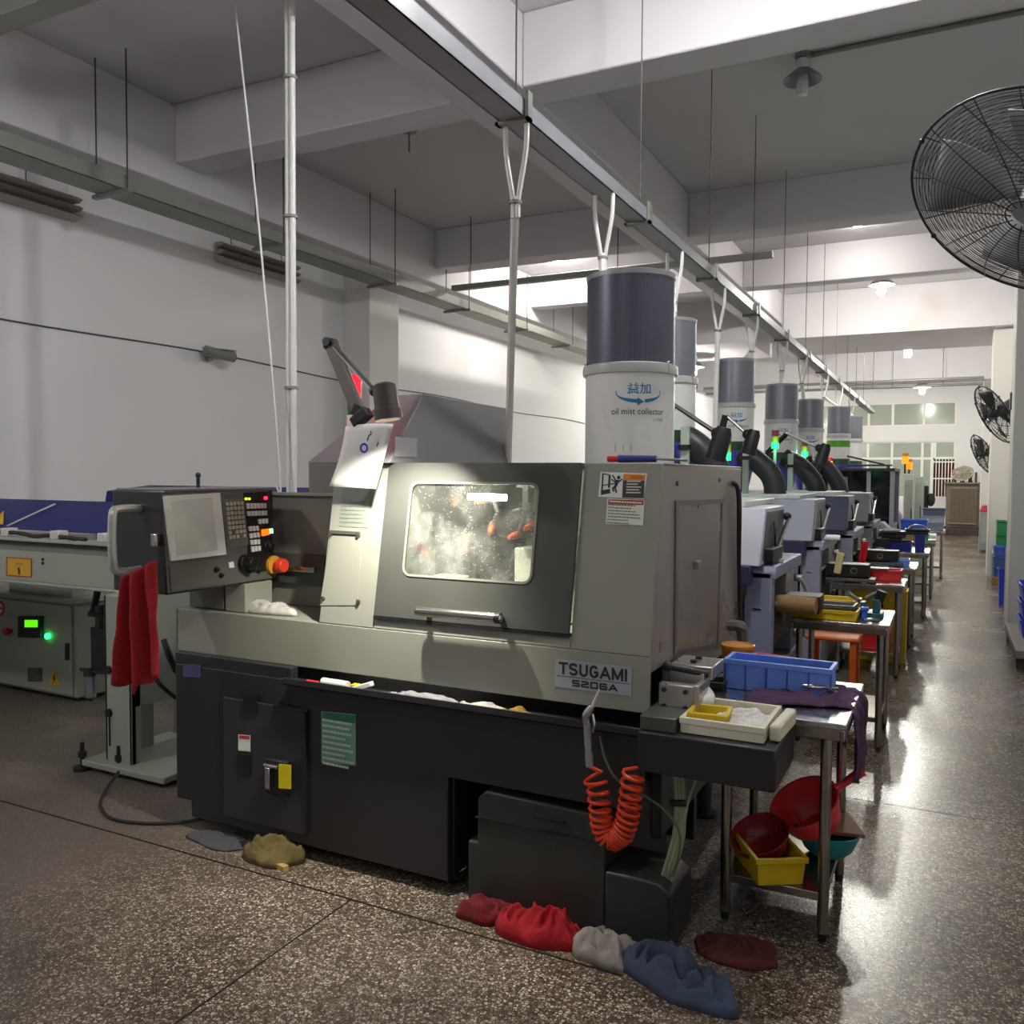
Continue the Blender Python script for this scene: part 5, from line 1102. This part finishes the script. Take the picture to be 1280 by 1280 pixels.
# things on the machines
tag(MB().la([(.045, 0), (.05, .09), (.048, .09), (.043, .004), (.0001, .004)], (-.99, 5.62, 1.096), 20).build('white_cup', MATS['white_plastic'], None), 'white cup standing on the guard box of the white-hooded lathe', 'cup')
tag(MB().ob((-.93, 5.35, 1.106), (.1, .3, .02), yawm(.15)).build('paper_pile', M('paper_grey', 'aeaaa5', .7), None, .003), 'grey papers lying on the guard box of the white-hooded lathe', 'papers')
tag(MB().cy((-.88, 5.16, .865), (-.66, 5.14, .865), .05, .047, 18).build('leather_roll', M('leather', '9b7a4e', .7, nz=.25), None, .004), 'brown roll lying on the conveyor of the white-hooded lathe', 'roll')
tag(MB().ob((-.745, 7.02, .94), (.05, .05, .16), Matrix.Rotation(.15, 3, 'Y')).build('yellow_sponge', M('sponge', 'cfc58a', .9), None, .006), 'pale yellow sponge leaning at the lavender-hooded lathe', 'sponge')
tag(MB().ob((-.84, 7.4, 1.11), (.12, .3, .025), yawm(.1)).build('glove_pair', MATS['white_plastic'], None, .008), 'white gloves lying on the guard box of the lavender-hooded lathe', 'gloves')
# ---- mist collectors
dm = bpy.data.materials.new('perforated_drum'); dm.use_nodes = True
n = dm.node_tree.nodes; l = dm.node_tree.links; p = n['Principled BSDF']; p.inputs['Roughness'].default_value = .38; p.inputs['Metallic'].default_value = .35
tc = n.new('ShaderNodeTexCoord'); sx = n.new('ShaderNodeSeparateXYZ'); l.new(tc.outputs['Object'], sx.inputs['Vector'])
at = n.new('ShaderNodeMath'); at.operation = 'ARCTAN2'; l.new(sx.outputs['Y'], at.inputs[0]); l.new(sx.outputs['X'], at.inputs[1])
def mth(op, a, b_):
    m_ = n.new('ShaderNodeMath'); m_.operation = op
    for i, v in enumerate((a, b_)):
        if v is None: continue
        if hasattr(v, 'is_linked') or not isinstance(v, (int, float)): l.new(v, m_.inputs[i])
        else: m_.inputs[i].default_value = v
    return m_.outputs[0]
u_ = mth('MULTIPLY', at.outputs[0], 72); v_ = mth('MULTIPLY', sx.outputs['Z'], 400)
sa = mth('SINE', mth('ADD', u_, v_), None); sb_ = mth('SINE', mth('SUBTRACT', u_, v_), None)
ho = mth('GREATER_THAN', mth('MULTIPLY', sa, sb_), .25)
mx = n.new('ShaderNodeMix'); mx.data_type = 'RGBA'; mx.inputs['A'].default_value = lin('#5d6070'); mx.inputs['B'].default_value = lin('#25272c'); l.new(ho, mx.inputs['Factor']); l.new(mx.outputs['Result'], p.inputs['Base Color'])
body_m = M('collector_white', 'd9dad8', .3, nz=.03); rim_m = M('collector_rim', 'a4a5a6', .4, .3); drum2 = M('drum_grey', '7d818b', .35, .35, nz=.04)
lb1 = M('logo_blue', '1f79a8', .4)
hose_m = M('duct_black', '303136', .5)
def collector(label, x_, y_, zr, zt, zb, r_, drum, logo, hose=None, base=True, band=None, stand=0):
    t = thing('mist_collector', label, 'mist collector', (x_, y_, zb), 'oil mist collectors along the row'); c = (x_, y_, 0)
    MB().la([(r_*.985, zr+.01), (r_*.985, zt-.012)], c, 48).build('filter_drum', drum, t)
    MB().la([(r_*.9, zt-.02), (r_*1.0, zt-.02), (r_*1.01, zt), (r_*.95, zt+.004), (.0001, zt+.004)], c, 48).build('top_cap', rim_m, t)
    rm = MB().la([(r_*.9, zr-.03), (r_*1.06, zr-.03), (r_*1.07, zr-.015), (r_*1.06, zr+.008), (r_*.97, zr+.016)], c, 48).build('rim', M('rim_light', 'b9bab9', .35), t)
    zB = zb if not base else zr-.33
    bd = MB().la([(r_*1.0, zB), (r_*1.0, zr-.02)], c, 48).build('collector_body', body_m, t)
    for a in (.35, 2.5): 
        MB().cy((x_+math.cos(a)*r_*1.03, y_-math.sin(a)*r_*1.03, zr-.03), (x_+math.cos(a)*r_*1.03, y_-math.sin(a)*r_*1.03, zr+.02), .008).build('clasp', MATS['chrome'], t)
    if base:
        MB().la([(r_*1.02, zB-.08), (r_*1.02, zB)], c, 40).build('collar', M('collar_green_cast', '1d4a36', .4), t)  # green glow of the signal lenses put into the collar colour
        MB().la([(r_*.6, zb), (r_*.75, zb+.02), (r_*1.15, zB-.12), (r_*1.15, zB-.08), (r_*.9, zB-.08)], c, 40).build('funnel', M('funnel_purple', '4648a0', .4), t)
    th = math.atan2(-y_, -x_)  # towards the camera side
    if logo:
        az = math.atan2(CAM.y-y_, CAM.x-x_)+logo
        N = V3((math.cos(az), math.sin(az), 0)); U = V3((0, 0, 1)).cross(N)*1.0
        def O(dz): return V3((x_, y_, zr+dz))+N*r_
        cv_ = (V3((x_, y_, 0)), r_*1.001)
        lg = text('益加', lb1, bd, O(-.10), U, (0, 0, 1), .1, .046, curve=cv_, bold=.012)
        # swoosh arrow of two crescents around the characters
        sw = MB(); RX, RY = .1, .046
        for a0, a1, left in ((172, 266, 1), (284, 372, 0)):
            op, ip = [], []
            for i in range(17):
                f_ = i/16; a = math.radians(a0+(a1-a0)*f_); g_ = f_ if left else 1-f_
                w_ = .003+.013*math.sin(min(1, g_*1.25)*math.pi/2)
                op.append(V3((RX*math.cos(a), RY*math.sin(a), 0))); ip.append(V3(((RX-.004)*math.cos(a), (RY-w_)*math.sin(a), 0)))
            sw.add(op+ip, [(i, i+1, 18+i, 17+i) for i in range(16)])
        sw.add([V3((-.008, -RY-.011, 0)), V3((.022, -RY+.006, 0)), V3((-.008, -RY+.024, 0))], [(0, 1, 2)])
        m2 = MB()
        m2.add([V3((x_, y_, zr-.115+v.y))+(Matrix.Rotation(v.x/r_, 3, 'Z') @ N)*(r_*1.004) for v in sw.v], sw.f).build('logo_arrow', lb1, bd, smooth=False)
        text('oil mist collector', MATS['ink'], bd, O(-.195), U, (0, 0, 1), .235, .026, curve=cv_, bold=.003)
        text('e1060', MATS['faded_ink'], bd, V3((x_, y_, zr-.228))+(Matrix.Rotation(.09/r_, 3, 'Z') @ N)*r_, U, (0, 0, 1), .05, .015, curve=cv_)
        if not base:
            fr = MB()
            for (a0, a1, z0, z1) in ((-.1, -.03, -.365, -.363), (-.1, -.03, -.335, -.333), (-.1, -.098, -.365, -.333), (-.032, -.03, -.365, -.333), (-.066, -.064, -.365, -.333)):
                p_ = [V3((x_, y_, zr+z_))+(Matrix.Rotation(a_/r_, 3, 'Z') @ N)*(r_*1.003) for a_, z_ in ((a0, z0), (a1, z0), (a1, z1), (a0, z1))]
                fr.add(p_, [(0, 1, 2, 3)])
            fr.build('outline_print', MATS['faded_ink'], bd, smooth=False)
    if stand:
        for dx, dy in ((-.1, -.1), (.1, -.1), (-.1, .1), (.1, .1)): MB().b(x_+dx-.02, x_+dx+.02, y_+dy-.02, y_+dy+.02, 0, zb).build('stand_leg', rim_m, t)
        MB().b(x_-.13, x_+.13, y_-.13, y_+.13, zb-.01, zb+.01).build('stand_plate', rim_m, t)
    if band:
        MB().la([(r_*1.006, zr-.17), (r_*1.006, zr-.08)], c, 40).build('green_band', M('band_green', '4f9a1c', .4), bd)
        az = math.atan2(CAM.y-y_, CAM.x-x_); N = V3((math.cos(az), math.sin(az), 0))
        text('CLEAN', MATS['white_plastic'], bd, V3((x_, y_, zr-.125))+N*r_, V3((0, 0, 1)).cross(N), (0, 0, 1), .1, .03, curve=(V3((x_, y_, 0)), r_*1.01)) if band == 2 else None
    if hose:
        P = [V3(q_) for q_ in hose]; mbh = MB(); mbh.tb(P, .085, n=18, sm=8)
        # ribs
        Q = MB(); Q.tb(P, .085, n=4, sm=8); k = len(Q.v)//4
        cen = [sum((Q.v[i*4+j] for j in range(4)), V3())/4 for i in range(k)]
        for i in range(0, k-1):
            for s_ in (.0, .5):
                a = cen[i].lerp(cen[i+1], s_); d_ = (cen[i+1]-cen[i]).normalized()
                mbh.cy(a-d_*.006, a+d_*.006, .092, n=18)
        mbh.build('duct_hose', hose_m, t)
    return t
collector('nearest oil mist collector with blue lettering standing on the grey-beige lathe', -1.27, 3.65, 2.065, 2.465, 1.647, .195, dm, .20, base=False)
hz = lambda Y, *pp: [aY(px, py, Y) for px, py in pp]
collector('second oil mist collector, half hidden behind the nearest one', -1.655, 5.5, 2.22, 2.6, 1.46, .18, drum2, 0, hose=hz(5.45, (842, 548), (862, 552), (885, 572), (900, 600), (905, 625)))
collector('third oil mist collector with blue lettering, above the lavender-hooded lathe', -1.735, 7.8, 2.235, 2.63, 1.46, .172, drum2, .12, hose=hz(7.6, (928, 565), (943, 574), (962, 592), (969, 612), (966, 632)))
collector('fourth oil mist collector, above the dark purple hood', -1.6, 9.4, 2.18, 2.56, 1.44, .168, drum2, .1, hose=hz(9.2, (980, 572), (997, 580), (1013, 596), (1021, 612), (1021, 626)))
collector('fifth oil mist collector, partly behind the fourth', -1.53, 10.9, 2.165, 2.52, 1.44, .165, drum2, .1, hose=hz(10.8, (1022, 576), (1036, 588), (1047, 604), (1053, 624)))
collector('oil mist collector with a wide green band', -1.40, 12.78, 2.18, 2.57, 1.721, .154, drum2, 0, band=1)
collector('furthest oil mist collector behind the one with the green band', -1.375, 14.5, 2.18, 2.55, 1.5, .14, drum2, 0, stand=1)

# ---- signal towers and task lamps on the background machines
tw = MATS['white_plastic']
def tower(label, px, py, Y, lit, zb=1.46, hh=.17):
    p = aY(px, py, Y)
    t = thing('signal_tower', label, 'signal tower', (p.x, Y, zb), 'signal towers of the background lathes')
    MB().cy((p.x, Y, zb), (p.x, Y, p.z-hh*.5), .014).build('post', M('post_pale', 'b9cdbd', .4), t)
    for k, (nm, off, on_, hx, ec) in enumerate((('green_lens', 0, 'g', '2f9a6a', '10e858'), ('yellow_lens', 1, 'y', 'a8802a', 'ff9a10'), ('red_lens', 2, 'r', '8a1c26', 'ff1818'))):
        z0 = p.z-hh/2+hh/3*off
        m_ = M('lens_%s_lit' % on_, hx, .3, emit=3, ecol=ec) if on_ in lit else M('lens_%s' % on_, hx, .3)
        MB().cy((p.x, Y, z0), (p.x, Y, z0+hh/3-.004), .032, n=18).build(nm, m_, t)
    if 'g' in lit: plight('green_signal', (p.x+.02, Y-.09, p.z-hh/2+.03), 1.2, .03, (.1, 1, .4))
    if 'y' in lit: plight('amber_signal', (p.x, Y-.08, p.z), .8, .03, (1, .55, .1))
tower('signal tower with lit green lens in front of the third mist collector', 908, 560, 6.0, 'g')
tower('signal tower with lit green lens in front of the fourth mist collector', 969, 549, 8.1, 'g')
tower('signal tower with lit green lens in front of the fifth mist collector', 1006, 561, 9.6, 'g')
tower('signal tower with lit amber lens beside the black machine', 1037, 578, 11.3, 'y', 1.425, .12)
for px, py, Y, lb in ((1131.5, 576, 15.25, 'yellow beacon, higher of the pair above the grey cabinets'), (1136.5, 583, 15.45, 'yellow beacon, lower of the pair above the grey cabinets')):
    p = aY(px, py, Y); t = thing('beacon', lb, 'beacon', (p.x, Y, p.z-.1), 'yellow beacons')
    MB().cy((p.x, Y, aY(1131, 592, 15.0).z), (p.x, Y, p.z-.05), .015).build('post', MATS['dark_metal'], t)
    MB().cy((p.x, Y, p.z-.05), (p.x, Y, p.z+.07), .05, n=18).build('lens', M('beacon_amber', 'd08a18', .3, emit=.8, ecol='ff9a10'), t)
    MB().cy((p.x, Y, p.z+.07), (p.x, Y, p.z+.12), .045, n=18).build('cap', MATS['amber_plastic'], t)
def tlamp(label, Y, base, elbow, mid, tip, dark=True):
    b_, e_, m_, h_ = (aY(*q_, Y) for q_ in (base, elbow, mid, tip))
    t = thing('task_lamp', label, 'task lamp', b_, 'task lamps of the background lathes')
    if b_.z > 1.47: MB().cy((b_.x, b_.y, 1.42), b_, .02, n=10).build('base_post', MATS['black_plastic'], t)
    MB().tb([b_, b_.lerp(e_, .5), e_], .028, n=8).build('lower_arm', MATS['black_plastic'] if dark else MATS['chrome'], t)
    MB().tb([e_, e_.lerp(m_, .5), m_], .014, n=8).build('upper_arm', MATS['chrome'], t)
    MB().sp(m_, .04).build('head_joint', MATS['black_plastic'], t)
    MB().la([(.04, .0), (.055, -.04), (.06, -.2), (.05, -.2), (.0001, -.17)], h_+V3((0, 0, .1)), 18, Matrix.Rotation(.25, 3, 'Y')).build('lamp_head', MATS['black_plastic'], t)
tlamp('black task lamp reaching right from behind the nearest mist collector', 5.15, (838, 515), (839, 504), (897, 542), (905, 555))
tlamp('black task lamp with raised arm before the third mist collector', 7.0, (900, 545), (907, 519), (934, 543), (943, 553))
tlamp('black task lamp with slanted arm before the fourth mist collector', 8.6, (958, 566), (983, 542), (1024, 560), (1032, 568))
tlamp('pale task lamp leaning over the fifth lathe', 10.6, (1012, 570), (1012, 556), (1018, 580), (1022, 590), dark=False)
for px, Y, z0, lb in ((856, 5.2, 1.82, 'pale green support post beside the second mist collector'), (932, 7.4, 1.8, 'pale green support post beside the third mist collector'), (988, 8.95, 1.75, 'pale green support post beside the fourth mist collector')):
    p = aY(px, 590, Y); t = thing('support_post', lb, 'post', (p.x, Y, 1.4), 'support posts behind the hoods')
    MB().b(p.x-.025, p.x+.025, Y-.02, Y+.02, 1.4, z0+.08).build('post', MATS['post_pale'], t, .004)
    MB().cy((p.x, Y, z0-.06), (p.x, Y, z0-.03), .045).build('collar_ring', MATS['black_plastic'], t)

# ================================================================ FAR MACHINES AND CABINETS
t = thing('enclosed_machine', 'black glass machine with grey corner posts behind the lathe row', 'machine', (-1.1, 13, 0))
MB().b(-1.95, -.68, 12.55, 13.9, .0, .95).build('machine_base', mg, t, .01)
MB().b(-1.9, -.7, 12.6, 13.85, .95, 1.68).build('glass_walls', M('black_glass', '16161a', .08), t)
MB().b(-1.97, -.66, 12.52, 13.92, 1.68, 1.72).build('roof_frame', MATS['black_paint'], t, .004)
for x_, y_ in ((-.69, 12.56), (-.69, 13.86), (-1.92, 12.56), (-.98, 12.56)): MB().b(x_-.025, x_+.025, y_-.025, y_+.025, .9, 1.68).build('corner_post', ml_, t, .003)
MB().b(-1.5, -1.25, 12.585, 12.6, 1.38, 1.6).build('window_sheet', M('sheet_tan', '8a8276', .5), t)
rl = MB().tb([(-1.9, 12.7, 1.76), (-.7, 12.7, 1.76)], .012).tb([(-1.6, 12.7, 1.78), (-1.4, 12.7, 1.92), (-.8, 12.7, 1.77)], .012)
for x_ in (-1.8, -1.3, -.75): rl.b(x_-.02, x_+.02, 12.68, 12.72, 1.72, 1.77)
rl.build('roof_rails', MATS['dark_metal'], t)
for k, (px0, px1, Y, pt, hx, lb) in enumerate(((1130, 1143, 15.0, 592, 'b5b8b0', 'tall pale grey cabinet just right of the black machine'), (1143, 1154, 16.5, 596, '9aa596', 'tall grey-green cabinet between the pale one and the dark panel'), (1153, 1160, 18, 602, 'a9b3a4', 'narrow tall grey-green cabinet nearest to the barred window'))):
    a, b_ = aY(px0, pt, Y), aY(px1, pt, Y)
    t = thing('tall_cabinet', lb, 'cabinet', ((a.x+b_.x)/2, Y+.3, 0), 'tall cabinets at the far end')
    MB().b(a.x, b_.x, Y, Y+.7, 0, a.z).build('cabinet_body', M('cab_%d' % k, hx, .45), t, .008)
    MB().b(a.x+.02, b_.x-.02, Y-.01, Y, .3, a.z-.1).build('cabinet_door', M('cabd_%d' % k, '8d928a', .45), t, .004)
    MB().b(b_.x-.04, b_.x-.025, Y-.03, Y-.01, .9, 1.1).build('door_handle', MATS['dark_metal'], t)
t = thing('dark_panel_stand', 'dark narrow operator panel beside the narrow far cabinet', 'panel', (-.1, 17.2, 0))
a = aY(1157, 640, 17.2)
MB().b(a.x-.03, a.x+.04, 17.2, 17.26, 0, 1.45).build('stand', MATS['black_paint'], t, .004)
MB().sp((a.x+.08, 17.2, 1.2), .12, (.6, .5, 1)).build('seat_back', MATS['black_rubber'], t)
for k, (px, py, Y, w_, d_, h_, mt, lb) in enumerate(((1101, 668, 11.9, .22, .4, .3, 'mach_lav', 'pale grey guide unit left of the black machine front'), (1118, 655, 14.0, .2, .4, .5, 'mach_white', 'white guide unit before the tall pale cabinet'), (1080, 660, 11.70, .2, .18, .25, 'lid_white', 'small white unit on the fourth background lathe'))):
    p = aY(px, py, Y); t = thing('guide_unit', lb, 'machine part', (p.x, Y, 0))
    MB().pr([(0, 0), (w_, 0), (w_, p.z+h_*.2), (w_*.6, p.z+h_*.5), (0, p.z+h_*.5)], 'y', Y, Y+d_).xf(Matrix.Translation((p.x-w_/2, 0, 0))).build('unit_body', MATS[mt], t, .008)
    MB().b(p.x-w_*.3, p.x+w_*.3, Y-.02, Y, p.z-.1, p.z+.02).build('unit_opening', MATS['black_paint'], t)
# transformer with a small fan on it
t = thing('transformer', 'brown finned power transformer standing against the far wall', 'transformer', (.34, 27.5, 0))
tf = M('trafo', '6e6357', .5)
MB().b(-.1, .72, 27.1, 27.8, .2, 1.42).build('tank', tf, t, .02)
fn = MB()
for i in range(15): fn.b(.0+.64*i/14-.01, .0+.64*i/14+.01, 26.98, 27.1, .35, 1.3)
fn.b(-.02, .66, 26.97, 27.1, 1.3, 1.34).b(-.02, .66, 26.97, 27.1, .31, .35)
fn.build('cooling_fins', M('trafo_fin', '85796a', .5), t)
MB().b(-.16, .78, 27.0, 27.9, 1.42, 1.47).build('lid', tf, t, .006)
MB().b(-.18, .82, 26.95, 27.9, 0, .2).build('plinth', M('plinth', '3b2c26', .6), t, .01)
for x_ in (.1, .3, .5): MB().la([(.06, 0), (.04, .1), (.05, .14), (.025, .26), (.0001, .28)], (x_, 27.4, 1.47), 14).build('bushing', M('bushing', '4d4238', .4), t)
MB().cy((.64, 27.4, 1.47), (.64, 27.4, 1.75), .03).build('filler_pipe', tf, t)
def guard_fan(name, label, c, nrm, r_, depth, wire, rings, spokes, blades=4, bl_mat=None, parts=None, arm_to=None, wmat=None, cat='fan', group=None):
    t = thing(name, label, cat, c, group); c = V3(c); N = V3(nrm).normalized(); Rm = V3((0, 0, 1)).rotation_difference(N).to_matrix()
    wmat = wmat or MATS['black_paint']
    def P(rr, a, z_): return c+Rm @ V3((rr*math.cos(a), rr*math.sin(a), z_))
    def prof(f_, s_): return s_*depth*(1-f_**2.6)
    for s_, nm in ((1, 'front_guard'), (-1, 'rear_guard')):
        g_ = MB()
        for k in range(rings):
            f_ = .16+.84*(k+.5)/rings if k < rings-1 else 1.0
            nn_ = 56
            g_.tb([P(r_*f_, 2*math.pi*i/nn_, prof(f_, s_)) for i in range(nn_)], wire*.75, n=4, closed=True)
        for k in range(spokes):
            a0 = 2*math.pi*(k+.25*s_)/spokes
            g_.tb([P(r_*f_, a0+.28*s_*f_, prof(f_, s_)+s_*wire) for f_ in (.1, .3, .5, .7, .85, .95, 1.0)], wire*1.15, n=5, sm=2)
        g_.tb([P(r_*.15, 2*math.pi*i/24, prof(.15, s_)) for i in range(24)], wire*1.5, n=5, closed=True)
        g_.build(nm, wmat, t)
    MB().tb([P(r_*1.0, 2*math.pi*i/64, 0) for i in range(64)], wire*2.6, n=7, closed=True).build('outer_ring', wmat, t)
    cl = MB()
    for k in range(6): cl.sp(P(r_*1.0, 2*math.pi*k/6+.4, 0), wire*5)
    cl.each('clip', wmat, t)
    bl_mat = bl_mat or MATS['black_plastic']
    for k in range(blades):
        a = 2*math.pi*k/blades; b_ = MB(); vs = []
        for i in range(9):
            f_ = i/8
            for s_, zz_ in ((-1, -.3), (1, .3)):
                rr = r_*(.12+.75*f_); w_ = .28+.16*math.sin(f_*2.4)
                vs.append(P(rr, a+s_*w_*(.7 if f_ < .15 else 1)+.2*f_, depth*zz_*s_*s_*(1 if s_ > 0 else 1)*.9))
        b_.add(vs, [(2*i, 2*i+1, 2*i+3, 2*i+2) for i in range(8)]).build('blade', bl_mat, t, solid=.004)
    MB().cy(P(0, 0, -depth*.6), P(0, 0, depth*.75), r_*.13, n=24).build('hub', bl_mat, t, .004)
    MB().cy(P(0, 0, -depth*2.6), P(0, 0, -depth*.9), r_*.24, r_*.2, n=24).build('motor', bl_mat, t, .006)
    if arm_to:
        MB().tb([P(0, 0, -depth*2.2), P(0, 0, -depth*2.9)+V3((.05, 0, -.02)), V3(arm_to)], .022, n=10, sm=4).build('wall_arm', MATS['dark_metal'], t)
        MB().ob(V3(arm_to)+V3((-.01, 0, 0)), (.03, .12, .18)).build('wall_plate', MATS['dark_metal'], t, .004)
    return t
D = 2.9
c = CAM+ray(1296, 249)*D
guard_fan('wall_fan', 'large black wire-guard fan at the upper right frame edge', c, (-.41, -.49, -.77), .425, .085, .002, 26, 14, bl_mat=M('blade_grey', 'a2a2a8', .5), arm_to=(1.2, c.y+.5, c.z+.1))
c2 = CAM+ray(1243, 518)*11.6
guard_fan('wall_fan', 'black wall fan on the near column, larger of the two further fans', c2, (-.8, -.30, -.45), .42, .1, .004, 12, 12, arm_to=(.56, 10.45, c2.z-.05), bl_mat=M('blade_dark', '1f1f26', .4))
c3 = CAM+ray(1229, 568)*17.3
guard_fan('wall_fan', 'black wall fan on the far column, smallest of the three fans', c3, (-.8, -.3, -.4), .42, .1, .005, 10, 12, arm_to=(.58, 16.2, c3.z), bl_mat=MATS['blade_dark'])
guard_fan('floor_fan', 'small pale fan lying tilted on top of the transformer', (.30, 27.15, 1.72), (-.2, -.7, .7), .26, .08, .008, 8, 8, wmat=M('fan_pale', 'a59d8c', .5), bl_mat=M('fan_pale', 'a59d8c'))
# right-hand side of the aisle
t = thing('switch_box', 'grey electrical box with a red cap at the far right column', 'box', (.75, 21.1, 0)); a = aY(1225, 640, 21)
MB().b(a.x, a.x+.22, 21.0, 21.35, .05, a.z).build('box_body', mg, t, .01)
MB().b(a.x+.02, a.x+.2, 20.98, 21.0, .2, a.z-.05).build('box_door', M('cabd_0', '8d928a'), t)
MB().cy((a.x+.16, 20.985, a.z-.15), (a.x+.16, 20.96, a.z-.15), .025).build('box_lock', MATS['dark_metal'], t)
rag('pink and red rag on top of the far electrical box', cloth_m('rag_pink', 'c0405a'), a.x+.12, 21.15, .12, .1, .14, 61, 0, a.z)
Yg = 15.2
g0 = aY(1245, 690, Yg); g1 = aY(1260, 651, Yg)
for k in range(2):
    zl = g0.z+(g1.z-g0.z)*k/2
    tag(openbox(MB(), ((g0.x+g1.x)/2, Yg+.2, zl), g1.x-g0.x, .4, (g1.z-g0.z)/2-.006, taper=.01).build('green_crate', MATS['green_plastic'], None, .004), ('lower', 'upper')[k]+' green plastic crate stacked against the second column', 'crate', 'green crates')
Yb = 14.75
tag(MB().b(.60, .78, Yb, Yb+.3, 0, aY(1246, 722, Yb).z).build('cardboard_box', M('cardboard2', '8f6a35', .8), None, .005), 'brown cardboard box at the bottom of the blue bin stack by the second column', 'box')
z0 = aY(1246, 722, Yb).z
for k in range(3):
    bin_(('lowest', 'middle', 'topmost')[k]+' blue bin of the stack on the brown box by the second column', M('bin_blue%d' % k, ('2c4fae', '3a6096', '3c58b4')[k], .4), (.69, Yb+.15, z0+.005+k*.155), .18, .28, .15, group='blue bins on the brown box', taper=.02)
t = MB().b(.60, .8, 15.0, 15.6, 0, g0.z-.005).build('grey_pallet_box', mg, None, .006); tag(t, 'grey box under the green crates', 'box')
Yt = 12.2; a = aY(1251, 758, Yt)
bin_('tall deep blue tub standing on the floor between the columns', M('tub_blue', '2740c0', .35), (a.x+.03, Yt+.1, 0.02), .14, .2, .46, taper=.02, name='tub', cat='tub')
tag(MB().b(.60, .66, 10.7, 11.7, 0, .78).build('steel_board', mg, None, .004), 'grey metal panel standing behind the near column', 'panel')
Yp = 9.05
t = thing('low_platform', 'low grey wooden platform at the right frame edge', 'platform', (.9, 9.3, 0))
MB().b(.52, 1.1, 8.3, 9.85, .09, .16).build('platform_top', M('platform_grey', '77716c', .7), t, .006)
for y_ in (8.4, 9.7): MB().b(.53, 1.05, y_-.05, y_+.05, 0, .09).build('platform_foot', M('plinth', '3b2c26'), t)
for k in range(3):
    bin_(('lowest', 'middle', 'topmost')[k]+' blue crate of the stack at the right frame edge', M('crate_blue', '2a47c4', .35), (.80, 9.2, .162+k*.16), .42, .5, .158, name='crate', cat='crate', group='blue crates on the platform', taper=.03)
    bpy.context.view_layer.update()
